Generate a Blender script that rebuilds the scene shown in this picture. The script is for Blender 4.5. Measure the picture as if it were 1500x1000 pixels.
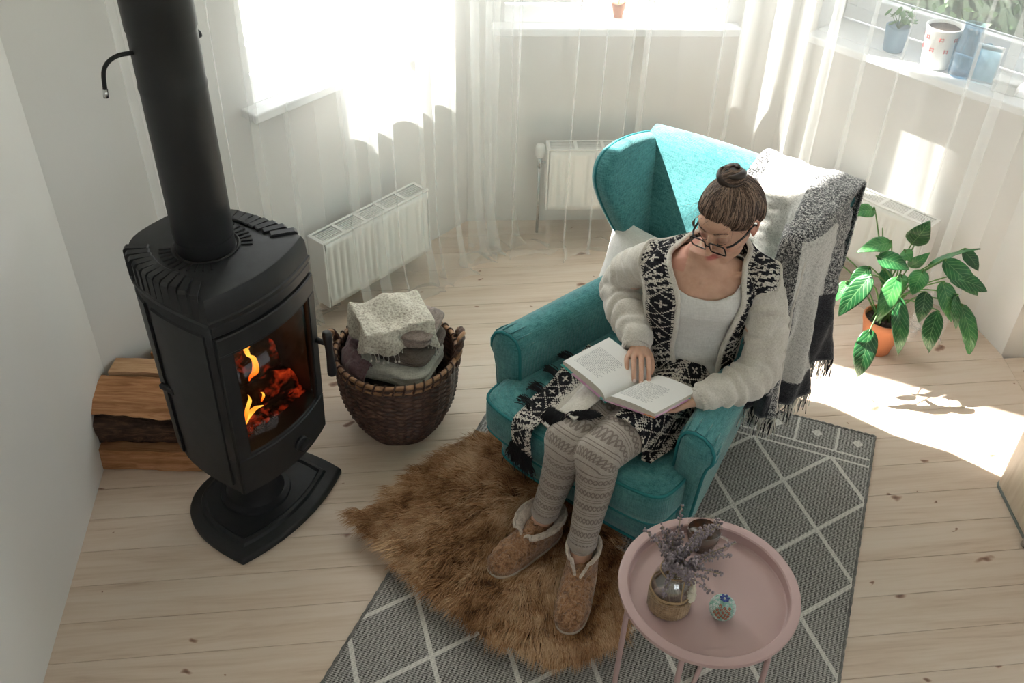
import bpy, bmesh, math, random
import numpy as np
from mathutils import Vector, Matrix
from mathutils import noise as mnoise
R = math.radians
PI = math.pi
sin, cos = math.sin, math.cos
for o in list(bpy.data.objects):
    bpy.data.objects.remove(o)
sc = bpy.context.scene
col = sc.collection
random.seed(7)
RNG = np.random.default_rng(7)

# ------------------------------------------------------------------ camera
cam_d = bpy.data.cameras.new('camera')
cam_d.sensor_width = 36
cam_d.lens = 34.49
cam_d.clip_start = .05
cam = bpy.data.objects.new('camera', cam_d)
col.objects.link(cam)
cam.matrix_world = Matrix.Translation((0, 0, 2.56)) @ Matrix.Rotation(R(51.4), 4, 'X') @ Matrix.Rotation(R(1.6), 4, 'Z')
sc.camera = cam
# ------------------------------------------------------------------ sky, sun, exposure
SUN = Vector((.917, -.40, -1.2)).normalized()
w = bpy.data.worlds.new('sky')
sc.world = w
w.use_nodes = True
wn = w.node_tree
sky = wn.nodes.new('ShaderNodeTexSky')
sky.sky_type = 'NISHITA'
sky.sun_disc = False
sky.sun_elevation = R(50)
sky.sun_rotation = math.atan2(-.917, .40)
sky.air_density = .8
sky.dust_density = 3.0
sky.ozone_density = .6
hsv = wn.nodes.new('ShaderNodeHueSaturation')
hsv.inputs['Saturation'].default_value = .18
wn.links.new(sky.outputs[0], hsv.inputs['Color'])
wn.links.new(hsv.outputs[0], wn.nodes['Background'].inputs[0])
wn.nodes['Background'].inputs[1].default_value = 1.0
sl = bpy.data.lights.new('sun', 'SUN')
sl.energy = 56
sl.angle = R(.6)
sl.color = (1, .95, .88)
so = bpy.data.objects.new('sun', sl)
col.objects.link(so)
so.location = (-6, 6, 8)
so.rotation_euler = SUN.to_track_quat('-Z', 'Y').to_euler()
vs = sc.view_settings
vs.view_transform = 'Standard'
vs.look = 'None'
vs.exposure = -.33
vs.gamma = 1
vs.use_curve_mapping = False
sc.cycles.transparent_max_bounces = 40
sc.cycles.max_bounces = 10
sc.cycles.diffuse_bounces = 6
sc.cycles.transmission_bounces = 10
sc.cycles.sample_clamp_indirect = 8
sc.cycles.caustics_refractive = False
sc.cycles.caustics_reflective = False

# ------------------------------------------------------------------ helpers: objects
def tag(o, label=None, cat=None, group=None, kind=None):
    if label: o['label'] = label
    if cat: o['category'] = cat
    if group: o['group'] = group
    if kind: o['kind'] = kind
    return o

def empty(name, loc=(0, 0, 0), rz=0, label=None, cat=None, group=None):
    o = bpy.data.objects.new(name, None)
    col.objects.link(o)
    o.location = loc
    o.rotation_euler = (0, 0, rz)
    o.empty_display_size = .05
    return tag(o, label, cat, group)

def link(name, me, parent=None, m=None):
    o = bpy.data.objects.new(name, me)
    col.objects.link(o)
    if m is not None and len(me.materials) == 0:
        me.materials.append(m)
    if parent is not None:
        o.parent = parent
    return o

def mesh(name, vf, m=None, parent=None, smooth=True, auto=None):
    v, f = vf[0], vf[1]
    me = bpy.data.meshes.new(name)
    me.from_pydata([tuple(map(float, q)) for q in v], [], [tuple(map(int, q)) for q in f])
    me.validate()
    bm = bmesh.new()
    bm.from_mesh(me)
    bmesh.ops.recalc_face_normals(bm, faces=bm.faces)
    bm.to_mesh(me)
    bm.free()
    if smooth:
        me.shade_smooth()
        if auto:
            me.set_sharp_from_angle(angle=R(auto))
    o = link(name, me, parent, m)
    return o

def join(*vfs):
    V, F = [], []
    for v, f in vfs:
        b = len(V)
        V += [tuple(q) for q in v]
        F += [tuple(i + b for i in q) for q in f]
    return V, F

def xf(vf, M):
    return [tuple(M @ Vector(q)) for q in vf[0]], vf[1]

def mv(vf, t):
    return [(q[0] + t[0], q[1] + t[1], q[2] + t[2]) for q in vf[0]], vf[1]

def box(x0, x1, y0, y1, z0, z1):
    v = [(x0, y0, z0), (x1, y0, z0), (x1, y1, z0), (x0, y1, z0), (x0, y0, z1), (x1, y0, z1), (x1, y1, z1), (x0, y1, z1)]
    return v, [(0, 3, 2, 1), (4, 5, 6, 7), (0, 1, 5, 4), (1, 2, 6, 5), (2, 3, 7, 6), (3, 0, 4, 7)]

def bevel(vf, w=.004, seg=2):
    bm = bmesh.new()
    vs_ = [bm.verts.new(q) for q in vf[0]]
    for f in vf[1]:
        try: bm.faces.new([vs_[i] for i in f])
        except ValueError: pass
    bmesh.ops.recalc_face_normals(bm, faces=bm.faces)
    ed = [e for e in bm.edges if len(e.link_faces) == 2 and e.calc_face_angle(0) > .5]
    bmesh.ops.bevel(bm, geom=ed, offset=w, segments=seg, profile=.5, affect='EDGES', clamp_overlap=True)
    bm.verts.index_update()
    V = [tuple(q.co) for q in bm.verts]
    F = [tuple(q.index for q in f.verts) for f in bm.faces]
    bm.free()
    return V, F

def bbox(x0, x1, y0, y1, z0, z1, w=.004, seg=2):
    return bevel(box(x0, x1, y0, y1, z0, z1), w, seg)

def prism(pts, z0, z1):
    n = len(pts)
    v = [(p[0], p[1], z0) for p in pts] + [(p[0], p[1], z1) for p in pts]
    f = [tuple(range(n))[::-1], tuple(range(n, 2 * n))]
    f += [(i, (i + 1) % n, n + (i + 1) % n, n + i) for i in range(n)]
    return v, f

def lathe(prof, n=32, caps=True):
    """prof: list of (r, z) from bottom to top"""
    V, F = [], []
    m = len(prof)
    for r, z in prof:
        for k in range(n):
            a = 2 * PI * k / n
            V.append((r * cos(a), r * sin(a), z))
    for i in range(m - 1):
        for k in range(n):
            k2 = (k + 1) % n
            F.append((i * n + k, i * n + k2, (i + 1) * n + k2, (i + 1) * n + k))
    if caps:
        if prof[0][0] > 1e-5: F.append(tuple(range(n))[::-1])
        if prof[-1][0] > 1e-5: F.append(tuple(range((m - 1) * n, m * n)))
    return V, F

def catmull(pts, n=8):
    P = [np.array(p, float) for p in pts]
    if len(P) < 3:
        return [P[0] + (P[-1] - P[0]) * t for t in np.linspace(0, 1, n + 1)]
    out = []
    for i in range(len(P) - 1):
        p0 = P[i - 1] if i else 2 * P[0] - P[1]
        p3 = P[i + 2] if i + 2 < len(P) else 2 * P[-1] - P[-2]
        p1, p2 = P[i], P[i + 1]
        for k in range(n):
            t = k / n
            out.append(.5 * (2 * p1 + (p2 - p0) * t + (2 * p0 - 5 * p1 + 4 * p2 - p3) * t * t + (3 * p1 - p0 - 3 * p2 + p3) * t ** 3))
    out.append(P[-1])
    return out

def tube(pts, r, n=10, cap=True, up=(0, 0, 1), flat=1.0, closed=False):
    """sweep a circle (or an ellipse: flat scales the second axis) along pts; r number or list"""
    P = [Vector(p) for p in pts]
    m = len(P)
    rs = [r] * m if isinstance(r, (int, float)) else list(r)
    V, F = [], []
    prev = None
    for i in range(m):
        if closed:
            t = P[(i + 1) % m] - P[i - 1]
        else:
            t = P[min(i + 1, m - 1)] - P[max(i - 1, 0)]
        if t.length < 1e-9: t = Vector((0, 0, 1))
        t.normalize()
        if prev is None:
            a = Vector(up).cross(t)
            if a.length < 1e-3: a = Vector((1, 0, 0)).cross(t)
            if a.length < 1e-3: a = Vector((0, 1, 0)).cross(t)
        else:
            a = prev - t * prev.dot(t)
        a.normalize()
        prev = a
        b = t.cross(a)
        for k in range(n):
            an = 2 * PI * k / n
            q = P[i] + a * (cos(an) * rs[i]) + b * (sin(an) * rs[i] * flat)
            V.append(tuple(q))
    for i in range(m if closed else m - 1):
        j = (i + 1) % m
        for k in range(n):
            k2 = (k + 1) % n
            F.append((i * n + k, i * n + k2, j * n + k2, j * n + k))
    if cap and not closed:
        F.append(tuple(range(n))[::-1])
        F.append(tuple(range((m - 1) * n, m * n)))
    return V, F

def loft(rings, cap=True, closed=True):
    n = len(rings[0])
    V = [tuple(q) for r_ in rings for q in r_]
    F = []
    for i in range(len(rings) - 1):
        for k in range(n if closed else n - 1):
            k2 = (k + 1) % n
            F.append((i * n + k, i * n + k2, (i + 1) * n + k2, (i + 1) * n + k))
    if cap and closed:
        F.append(tuple(range(n))[::-1])
        F.append(tuple(range((len(rings) - 1) * n, len(rings) * n)))
    return V, F

def grid(fn, nu, nv):
    V = [tuple(fn(i / nu, j / nv)) for j in range(nv + 1) for i in range(nu + 1)]
    F = [(j * (nu + 1) + i, j * (nu + 1) + i + 1, (j + 1) * (nu + 1) + i + 1, (j + 1) * (nu + 1) + i) for j in range(nv) for i in range(nu)]
    return V, F

def solidify(o, t, off=0.0):
    md = o.modifiers.new('thickness', 'SOLIDIFY')
    md.thickness = t
    md.offset = off
    return o

def subsurf(o, n=1):
    md = o.modifiers.new('smooth', 'SUBSURF')
    md.levels = md.render_levels = n
    return o

def sph(c, r, n=16, m=10):
    rx, ry, rz = (r, r, r) if isinstance(r, (int, float)) else r
    V = [(c[0], c[1], c[2] - rz)]
    for j in range(1, m):
        t = -PI / 2 + PI * j / m
        for k in range(n):
            a = 2 * PI * k / n
            V.append((c[0] + rx * cos(t) * cos(a), c[1] + ry * cos(t) * sin(a), c[2] + rz * sin(t)))
    V.append((c[0], c[1], c[2] + rz))
    F = [(0, 1 + (k + 1) % n, 1 + k) for k in range(n)]
    for j in range(m - 2):
        for k in range(n):
            F.append((1 + j * n + k, 1 + j * n + (k + 1) % n, 1 + (j + 1) * n + (k + 1) % n, 1 + (j + 1) * n + k))
    t = len(V) - 1
    F += [(t, 1 + (m - 2) * n + k, 1 + (m - 2) * n + (k + 1) % n) for k in range(n)]
    return V, F

def curves(name, strands, radius, m, parent=None, taper=True):
    """real hair strands: array (N, P, 3) of points"""
    S = np.asarray(strands, dtype=np.float32)
    N, P, _ = S.shape
    hc = bpy.data.hair_curves.new(name)
    hc.add_curves([P] * N)
    pos = hc.attributes.get('position') or hc.attributes.new('position', 'FLOAT_VECTOR', 'POINT')
    pos.data.foreach_set('vector', S.reshape(-1))
    rad = hc.attributes.get('radius') or hc.attributes.new('radius', 'FLOAT', 'POINT')
    t = np.linspace(0, 1, P)
    rr = radius * (np.clip(.30 + 3.2 * t, 0, 1) * (1 - .7 * t ** 3) if taper == 'both' else (1 - .85 * t ** 2) if taper else np.ones(P))
    rad.data.foreach_set('value', np.tile(rr, N).astype(np.float32))
    hc.materials.append(m)
    o = bpy.data.objects.new(name, hc)
    col.objects.link(o)
    if parent is not None: o.parent = parent
    return o

# ------------------------------------------------------------------ helpers: materials
class NT:
    def __init__(s, name):
        s.m = bpy.data.materials.new(name)
        s.m.use_nodes = True
        s.t = s.m.node_tree
        s.b = s.t.nodes['Principled BSDF']
        s.out = s.t.nodes['Material Output']
    def n(s, ty, **kw):
        q = s.t.nodes.new('ShaderNode' + ty)
        for k, v in kw.items():
            if k in ('operation', 'blend_type', 'data_type', 'feature', 'wave_type', 'bands_direction', 'distance', 'noise_dimensions', 'use_clamp', 'interpolation_type', 'attribute_name'):
                setattr(q, k, v)
        return q
    def l(s, a, b):
        s.t.links.new(a, b)
    def v(s, sock, val):
        if hasattr(val, 'links') or hasattr(val, 'is_linked'):
            s.l(val, sock)
        else:
            sock.default_value = val
    def math(s, op, a, b=None, c=None):
        q = s.n('Math', operation=op)
        s.v(q.inputs[0], a)
        if b is not None: s.v(q.inputs[1], b)
        if c is not None: s.v(q.inputs[2], c)
        return q.outputs[0]
    def coord(s, kind='Object', scale=(1, 1, 1), rot=(0, 0, 0), loc=(0, 0, 0)):
        c = s.n('TexCoord')
        mp = s.n('Mapping')
        s.l(c.outputs[kind], mp.inputs[0])
        mp.inputs['Scale'].default_value = scale
        mp.inputs['Rotation'].default_value = rot
        mp.inputs['Location'].default_value = loc
        return mp.outputs[0]
    def noise(s, vec, scale=5, detail=4, rough=.55, dist=0):
        q = s.n('TexNoise')
        s.l(vec, q.inputs['Vector'])
        q.inputs['Scale'].default_value = scale
        q.inputs['Detail'].default_value = detail
        q.inputs['Roughness'].default_value = rough
        q.inputs['Distortion'].default_value = dist
        return q.outputs[0]
    def ramp(s, fac, stops):
        q = s.n('ValToRGB')
        s.l(fac, q.inputs[0])
        e = q.color_ramp.elements
        while len(e) > 1: e.remove(e[-1])
        e[0].position = stops[0][0]
        e[0].color = c4(stops[0][1])
        for p, c in stops[1:]:
            x = e.new(p)
            x.color = c4(c)
        return q.outputs[0]
    def mix(s, fac, a, b, mode='MIX'):
        q = s.n('Mix', data_type='RGBA', blend_type=mode)
        s.v(q.inputs[0], fac)
        s.v(q.inputs[6], a if hasattr(a, 'links') else c4(a))
        s.v(q.inputs[7], b if hasattr(b, 'links') else c4(b))
        return q.outputs[2]
    def bump(s, h, strength=.3, dist=.002):
        q = s.n('Bump')
        s.l(h, q.inputs['Height'])
        q.inputs['Strength'].default_value = strength
        q.inputs['Distance'].default_value = dist
        s.l(q.outputs[0], s.b.inputs['Normal'])
        return q
    def color(s, c):
        s.v(s.b.inputs['Base Color'], c if hasattr(c, 'links') else c4(c))
    def set(s, **kw):
        for k, v in kw.items():
            s.b.inputs[k.replace('_', ' ')].default_value = v
        return s

def c4(c):
    if isinstance(c, (int, float)): c = (c, c, c)
    return (c[0], c[1], c[2], 1)

def mat(name, c, rough=.6, metal=0, var=.12, vscale=6, bump=0, bscale=60, bdist=.002, coord='Object', stretch=(1, 1, 1), sheen=0, spec=.5):
    """plain surface: a colour with a slight grain and, when asked, fine relief"""
    t = NT(name)
    vec = t.coord(coord, stretch)
    n = t.noise(vec, vscale, 4)
    lo = tuple(x * (1 - var) for x in c)
    hi = tuple(min(1, x * (1 + var)) for x in c)
    t.color(t.ramp(n, [(.3, lo), (.7, hi)]))
    t.set(Roughness=rough, Metallic=metal)
    t.b.inputs['Specular IOR Level'].default_value = spec
    if sheen:
        t.b.inputs['Sheen Weight'].default_value = sheen
        t.b.inputs['Sheen Roughness'].default_value = .5
    if bump:
        t.bump(t.noise(vec, bscale, 3), bump, bdist)
    return t.m

def fabric(name, c1, c2, scale=400, rough=.9, bump=.5, slub=0.0, sheen=.2, coord='Object', blot=.1):
    """woven cloth: two yarn colours crossing, slubs along the yarn"""
    t = NT(name)
    v = t.coord(coord)
    a = t.n('TexWave', wave_type='BANDS', bands_direction='X')
    t.l(v, a.inputs['Vector'])
    a.inputs['Scale'].default_value = scale / 6.28
    a.inputs['Distortion'].default_value = 1.5
    b = t.n('TexWave', wave_type='BANDS', bands_direction='Z')
    t.l(v, b.inputs['Vector'])
    b.inputs['Scale'].default_value = scale / 6.28
    b.inputs['Distortion'].default_value = 1.5
    h = t.math('MULTIPLY', a.outputs['Fac'], b.outputs['Fac'])
    n1 = t.noise(t.coord(coord, (40, 40, 320)), 1, 3)
    n2 = t.noise(t.coord(coord, (300, 300, 40)), 1, 3)
    n3 = t.noise(v, 9, 3)
    f = t.math('ADD', t.math('MULTIPLY', n1, .5), t.math('MULTIPLY', n2, .5))
    f = t.math('ADD', f, t.math('MULTIPLY', t.math('SUBTRACT', n3, .5), blot * 4))
    t.color(t.ramp(f, [(.36, c1), (.64, c2)]))
    t.set(Roughness=rough)
    t.b.inputs['Specular IOR Level'].default_value = .2
    t.b.inputs['Sheen Weight'].default_value = sheen
    t.bump(t.math('ADD', h, f), bump, .0012)
    return t.m
# ------------------------------------------------------------------ materials of the shell
def wall_mat(name, c):
    t = NT(name)
    v = t.coord('Object')
    t.color(t.ramp(t.noise(v, 2.2, 5), [(.3, tuple(x * .97 for x in c)), (.7, c)]))
    t.set(Roughness=.85)
    t.b.inputs['Specular IOR Level'].default_value = .2
    t.bump(t.noise(v, 90, 4), .12, .002)
    return t.m
M_wall = wall_mat('white wall paint', (.81, .80, .785))
M_ceil = wall_mat('white ceiling paint', (.82, .82, .80))
M_pvc = mat('white window plastic', (.86, .87, .88), .3, var=.02)
M_sill = mat('white sill board', (.86, .87, .88), .35, var=.03)
M_seal = mat('grey window seal', (.55, .57, .58), .6)
M_rad = mat('white radiator enamel', (.84, .84, .82), .32, var=.02)
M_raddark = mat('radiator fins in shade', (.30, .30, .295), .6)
M_chrome = mat('brushed steel', (.62, .63, .64), .25, 1.0, var=.05)

def glass_mat(name, tint=(1, 1, 1), gloss=.05):
    t = NT(name)
    tr = t.n('BsdfTransparent')
    tr.inputs[0].default_value = c4(tint)
    gl = t.n('BsdfGlossy')
    gl.inputs['Roughness'].default_value = .03
    mx = t.n('MixShader')
    mx.inputs[0].default_value = gloss
    t.l(tr.outputs[0], mx.inputs[1])
    t.l(gl.outputs[0], mx.inputs[2])
    t.l(mx.outputs[0], t.out.inputs[0])
    return t.m
M_pane = glass_mat('window glass', (.97, .985, .98), .05)

def wood_floor():
    t = NT('pale limewashed pine boards')
    oi = t.n('ObjectInfo')
    off = t.n('CombineXYZ')
    t.l(t.math('MULTIPLY', oi.outputs['Random'], 37.0), off.inputs[0])
    t.l(t.math('MULTIPLY', oi.outputs['Random'], 91.0), off.inputs[1])
    tc = t.n('TexCoord')
    ad = t.n('VectorMath', operation='ADD')
    t.l(tc.outputs['Object'], ad.inputs[0])
    t.l(off.outputs[0], ad.inputs[1])
    def mp(scale):
        q = t.n('Mapping')
        t.l(ad.outputs[0], q.inputs[0])
        q.inputs['Scale'].default_value = scale
        return q.outputs[0]
    g1 = t.noise(mp((.9, 9, 9)), 1.6, 5, .6, 1.2)
    g2 = t.noise(mp((2.2, 70, 30)), 1.5, 3, .5, .3)
    f = t.math('ADD', t.math('MULTIPLY', g1, .72), t.math('MULTIPLY', g2, .28))
    base = t.ramp(f, [(.30, (.54, .40, .305)), (.43, (.65, .515, .41)), (.55, (.70, .575, .475)), (.75, (.735, .625, .535))])
    # knots with their rings
    vo = t.n('TexVoronoi', feature='F1')
    vo.voronoi_dimensions = '2D'
    kn = t.noise(mp((6, 9, 6)), 2, 2)
    kv = t.n('VectorMath', operation='ADD')
    wob = t.n('CombineXYZ')
    t.l(t.math('MULTIPLY', kn, .35), wob.inputs[0])
    t.l(t.math('MULTIPLY', kn, .35), wob.inputs[1])
    t.l(mp((3.6, 5.4, .01)), kv.inputs[0])
    t.l(wob.outputs[0], kv.inputs[1])
    t.l(kv.outputs[0], vo.inputs['Vector'])
    vo.inputs['Scale'].default_value = 1
    vo.inputs['Randomness'].default_value = 1
    sepc = t.n('SeparateColor')
    t.l(vo.outputs['Color'], sepc.inputs[0])
    size = t.math('MULTIPLY', t.math('POWER', sepc.outputs[0], 1.5), .085)
    d = t.math('DIVIDE', vo.outputs['Distance'], t.math('ADD', size, .012))
    knot = t.ramp(d, [(0, (1, 1, 1)), (.55, (.85, .85, .85)), (.9, (.35, .35, .35)), (1.5, (.12, .12, .12)), (2.3, (0, 0, 0))])
    present = t.math('GREATER_THAN', sepc.outputs[1], .25)
    kf = t.math('MULTIPLY', knot, present)
    kcol = t.ramp(d, [(0, (.16, .085, .06)), (.7, (.33, .17, .11)), (1.3, (.55, .36, .24))])
    t.color(t.mix(kf, base, kcol))
    t.set(Roughness=.42)
    t.b.inputs['Specular IOR Level'].default_value = .35
    t.bump(f, .05, .002)
    return t.m
M_floor = wood_floor()
M_sub = mat('dark gap under the boards', (.48, .37, .29), .9)

# ------------------------------------------------------------------ room outline
PA0, PAB, PBC, PC1 = (-1.472, 2.683), (-.239, 4.153), (1.211, 4.255), (2.0, 3.435)
PD = (2.05, 3.21)
ROOM_H = 4.4

def clip_poly(poly, clip):
    out = list(poly)
    n = len(clip)
    for i in range(n):
        a, b = clip[i], clip[(i + 1) % n]
        inp, out = out, []
        if not inp: return []
        side = lambda p: (b[0] - a[0]) * (p[1] - a[1]) - (b[1] - a[1]) * (p[0] - a[0])
        for k in range(len(inp)):
            p, q = inp[k], inp[(k + 1) % len(inp)]
            sp, sq = side(p), side(q)
            if sp >= 0: out.append(p)
            if (sp >= 0) != (sq >= 0):
                u = sp / (sp - sq)
                out.append((p[0] + (q[0] - p[0]) * u, p[1] + (q[1] - p[1]) * u))
    return out

fl = mesh('floor', prism([(-1.6, 2.72), (-1.0, -1.6), (3.3, -1.6), (3.3, 3.1), (2.05, 3.4), (1.25, 4.35), (-.25, 4.25)], -.12, -.02), M_sub, smooth=False)
tag(fl, kind='structure')
ang = R(7.4)
ca, sa = cos(ang), sin(ang)
main = [(-1.472, 2.683), (-.93, -1.5), (2.05, -1.5), (2.05, 3.21), (2.0, 3.435), (1.211, 4.255), (-.239, 4.153)]
side = [(2.05, 3.21), (2.05, -1.5), (3.2, -1.5), (3.2, 3.02)]
PW = .1385
y = -1.95
row = 0
while y < 4.4:
    cuts = [-3.0] + sorted(random.uniform(-1.0, 2.6) for _ in range(1 if row % 9 == 4 else 0)) + [4.5]
    for a, b in zip(cuts[:-1], cuts[1:]):
        quad = [(a + .0008, y), (b - .0008, y), (b - .0008, y + PW - .0011), (a + .0008, y + PW - .0011)]
        wq = [(p[0] * ca - p[1] * sa, p[0] * sa + p[1] * ca) for p in quad]
        for reg in (main, side):
            pl = clip_poly(wq, reg)
            if len(pl) < 3: continue
            cx = sum(p[0] for p in pl) / len(pl)
            cy = sum(p[1] for p in pl) / len(pl)
            lp = [((p[0] - cx) * ca + (p[1] - cy) * sa, -(p[0] - cx) * sa + (p[1] - cy) * ca) for p in pl]
            area = .5 * abs(sum(lp[i][0] * lp[(i + 1) % len(lp)][1] - lp[(i + 1) % len(lp)][0] * lp[i][1] for i in range(len(lp))))
            if area < 2e-3: continue
            o = mesh('plank', bevel(prism(lp, -.018, 0), .0012, 1), M_floor, fl, smooth=False)
            o.location = (cx, cy, 0)
            o.rotation_euler = (0, 0, ang)
    y += PW
    row += 1

def wall(name, p0, p1, h=ROOM_H, op=None, t=.30, e0=.41, e1=.41, m=None):
    """inner face runs p0 -> p1 (left to right from inside), thickness goes outward; op = (u0, u1, z0, z1) window opening"""
    p0, p1 = Vector(p0), Vector(p1)
    L = (p1 - p0).length
    a = math.atan2(p1.y - p0.y, p1.x - p0.x)
    us = [0, op[0], op[1], L] if op else [0, L]
    zs = [-.02, op[2], op[3], h] if op else [-.02, h]
    V, F = [], []
    nu, nz = len(us), len(zs)
    for k in (0, 1):
        for j in range(nz):
            for i in range(nu):
                u = us[i]
                if k and i == 0: u -= e0 * t
                if k and i == nu - 1: u += e1 * t
                V.append((u, k * t, zs[j]))
    idx = lambda k, j, i: k * nu * nz + j * nu + i
    for k in (0, 1):
        for j in range(nz - 1):
            for i in range(nu - 1):
                if op and i == 1 and j == 1: continue
                F.append((idx(k, j, i), idx(k, j, i + 1), idx(k, j + 1, i + 1), idx(k, j + 1, i)))
    for i in range(nu - 1):
        F.append((idx(0, 0, i), idx(0, 0, i + 1), idx(1, 0, i + 1), idx(1, 0, i)))
        F.append((idx(0, nz - 1, i), idx(0, nz - 1, i + 1), idx(1, nz - 1, i + 1), idx(1, nz - 1, i)))
    for j in range(nz - 1):
        F.append((idx(0, j, 0), idx(0, j + 1, 0), idx(1, j + 1, 0), idx(1, j, 0)))
        F.append((idx(0, j, nu - 1), idx(0, j + 1, nu - 1), idx(1, j + 1, nu - 1), idx(1, j, nu - 1)))
    if op:
        F += [(idx(0, 1, 1), idx(0, 1, 2), idx(1, 1, 2), idx(1, 1, 1)), (idx(0, 2, 1), idx(0, 2, 2), idx(1, 2, 2), idx(1, 2, 1)),
              (idx(0, 1, 1), idx(0, 2, 1), idx(1, 2, 1), idx(1, 1, 1)), (idx(0, 1, 2), idx(0, 2, 2), idx(1, 2, 2), idx(1, 1, 2))]
    o = mesh(name, (V, F), m or M_wall, smooth=False)
    o.location = (p0.x, p0.y, 0)
    o.rotation_euler = (0, 0, a)
    return tag(o, kind='structure')

SILL = .975
OPA, OPB, OPC = (.80, 1.63, SILL, 3.8), (.17, 1.13, SILL, 3.8), (.10, 1.08, SILL, 3.8)
wall('wall_left', (-.91, -1.5), PA0, e0=0, e1=.45)
wall('wall_back_left', PA0, PAB, op=OPA)
wall('wall_back', PAB, PBC, op=OPB)
wall('wall_back_right', PBC, PC1, op=OPC, e1=0)
al = mesh('wall_alcove', prism([PC1, PD, (3.2, 3.02), (3.2, 3.35), (2.22, 3.66)], -.02, ROOM_H), M_wall, smooth=False)
tag(al, kind='structure')
wall('wall_right', (3.2, 3.02), (3.2, -1.5), op=(1.2, 3.0, .8, 2.4), e0=0)
wall('wall_front', (3.2, -1.5), (-.91, -1.5), op=(1.1, 2.9, .8, 2.6), e0=0, e1=0)
outline = [(-1.50, 2.70), (-.93, -1.5), (3.2, -1.5), (3.2, 3.05), (2.03, 3.48), (1.23, 4.32), (-.26, 4.22)]
ce = mesh('ceiling', prism([(p[0], p[1]) for p in outline], ROOM_H, ROOM_H + .25), M_ceil, smooth=False)
tag(ce, kind='structure')
big = [(-1.85, 2.85), (-1.25, -1.85), (3.55, -1.85), (3.55, 3.35), (2.15, 3.85), (1.38, 4.62), (-.42, 4.50)]
rf = mesh('shade_storey', prism(big, ROOM_H + .26, ROOM_H + 3.2), M_wall, smooth=False)  # unseen upper storey, added to shade the ground outside the right window
tag(rf, kind='structure')

def window(name, p0, p1, op, handles=True, split=True):
    p0, p1 = Vector(p0), Vector(p1)
    a = math.atan2(p1.y - p0.y, p1.x - p0.x)
    w_ = tag(empty(name, (p0.x, p0.y, 0), a), kind='structure')
    u0, u1, z0, z1 = op
    fy0, fy1 = .205, .275
    fw = .06
    fz0 = z0 + .03
    for nm, b in (('frame_rail', (u0, u1, fy0, fy1, fz0, fz0 + fw)), ('frame_rail', (u0, u1, fy0, fy1, z1 - fw, z1)),
                  ('frame_stile', (u0, u0 + fw, fy0, fy1, fz0 + fw, z1 - fw)), ('frame_stile', (u1 - fw, u1, fy0, fy1, fz0 + fw, z1 - fw))):
        mesh(nm, bbox(*b, .006), M_pvc, w_, smooth=False)
    mid = (u0 + u1) / 2
    secs = [(u0 + fw, mid), (mid, u1 - fw)] if split else [(u0 + fw, u1 - fw)]
    for q, (s0, s1) in enumerate(secs):
        sw = .055
        za, zb = fz0 + fw, z1 - fw
        parts = [('sash_rail', (s0, s1, fy0 - .02, fy1 - .02, za, za + sw)), ('sash_rail', (s0, s1, fy0 - .02, fy1 - .02, zb - sw, zb)),
                 ('sash_stile', (s0, s0 + sw, fy0 - .02, fy1 - .02, za + sw, zb - sw)), ('sash_stile', (s1 - sw, s1, fy0 - .02, fy1 - .02, za + sw, zb - sw))]
        for nm, b in parts:
            mesh(nm, bbox(*b, .006), M_pvc, w_, smooth=False)
        mesh('glazing_seal', join(box(s0 + sw, s1 - sw, .222, .226, za + sw, za + sw + .006), box(s0 + sw, s0 + sw + .006, .222, .226, za + sw, zb - sw),
                                  box(s1 - sw - .006, s1 - sw, .222, .226, za + sw, zb - sw)), M_seal, w_, smooth=False)['kind'] = 'stuff'
        mesh('pane', box(s0 + sw - .003, s1 - sw + .003, .228, .234, za + sw - .003, zb - sw + .003), M_pane, w_, smooth=False)
    if handles:
        h = mesh('window_handle', join(bbox(mid + .022, mid + .040, fy0 - .05, fy0 - .02, 1.55, 1.62, .004), bbox(mid + .02, mid + .042, fy0 - .065, fy0 - .048, 1.56, 1.70, .004)), M_pvc, w_)
    sb = mesh('window_sill', bbox(u0 - .06 if u0 > .12 else u0, u1 + .06 if name != 'window_3' else u1, -.085, .0, z0 - .012, z0 + .022, .006), M_sill, w_, smooth=False)
    sb2 = mesh('window_sill', bbox(u0 + .001, u1 - .001, .0005, .215, z0, z0 + .022, .002), M_sill, w_, smooth=False)
    return w_
window('window_1', PA0, PAB, OPA, split=False)
window('window_2', PAB, PBC, OPB)
window('window_3', PBC, PC1, OPC, split=False)
window('window_4', (3.2, 3.02), (3.2, -1.5), (1.2, 3.0, .8, 2.4))
window('window_5', (3.2, -1.5), (-.91, -1.5), (1.1, 2.9, .8, 2.6))

# lawn outside
t = NT('rough pale lawn')
v = t.coord('Object')
n1 = t.noise(v, 1.1, 6, .7)
n2 = t.noise(v, 14, 4, .7)
t.color(t.ramp(t.math('ADD', t.math('MULTIPLY', n1, .6), t.math('MULTIPLY', n2, .4)), [(.36, (.17, .19, .15)), (.5, (.30, .32, .26)), (.64, (.44, .44, .40))]))
t.set(Roughness=.95)
t.bump(n2, .6, .05)
M_lawn = t.m
lawn = mesh('lawn', grid(lambda u, v: (-40 + 80 * u, -40 + 80 * v, -.35 + .12 * mnoise.noise((u * 23, v * 23, 3)) ), 60, 60), M_lawn)
tag(lawn, kind='structure')

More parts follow.
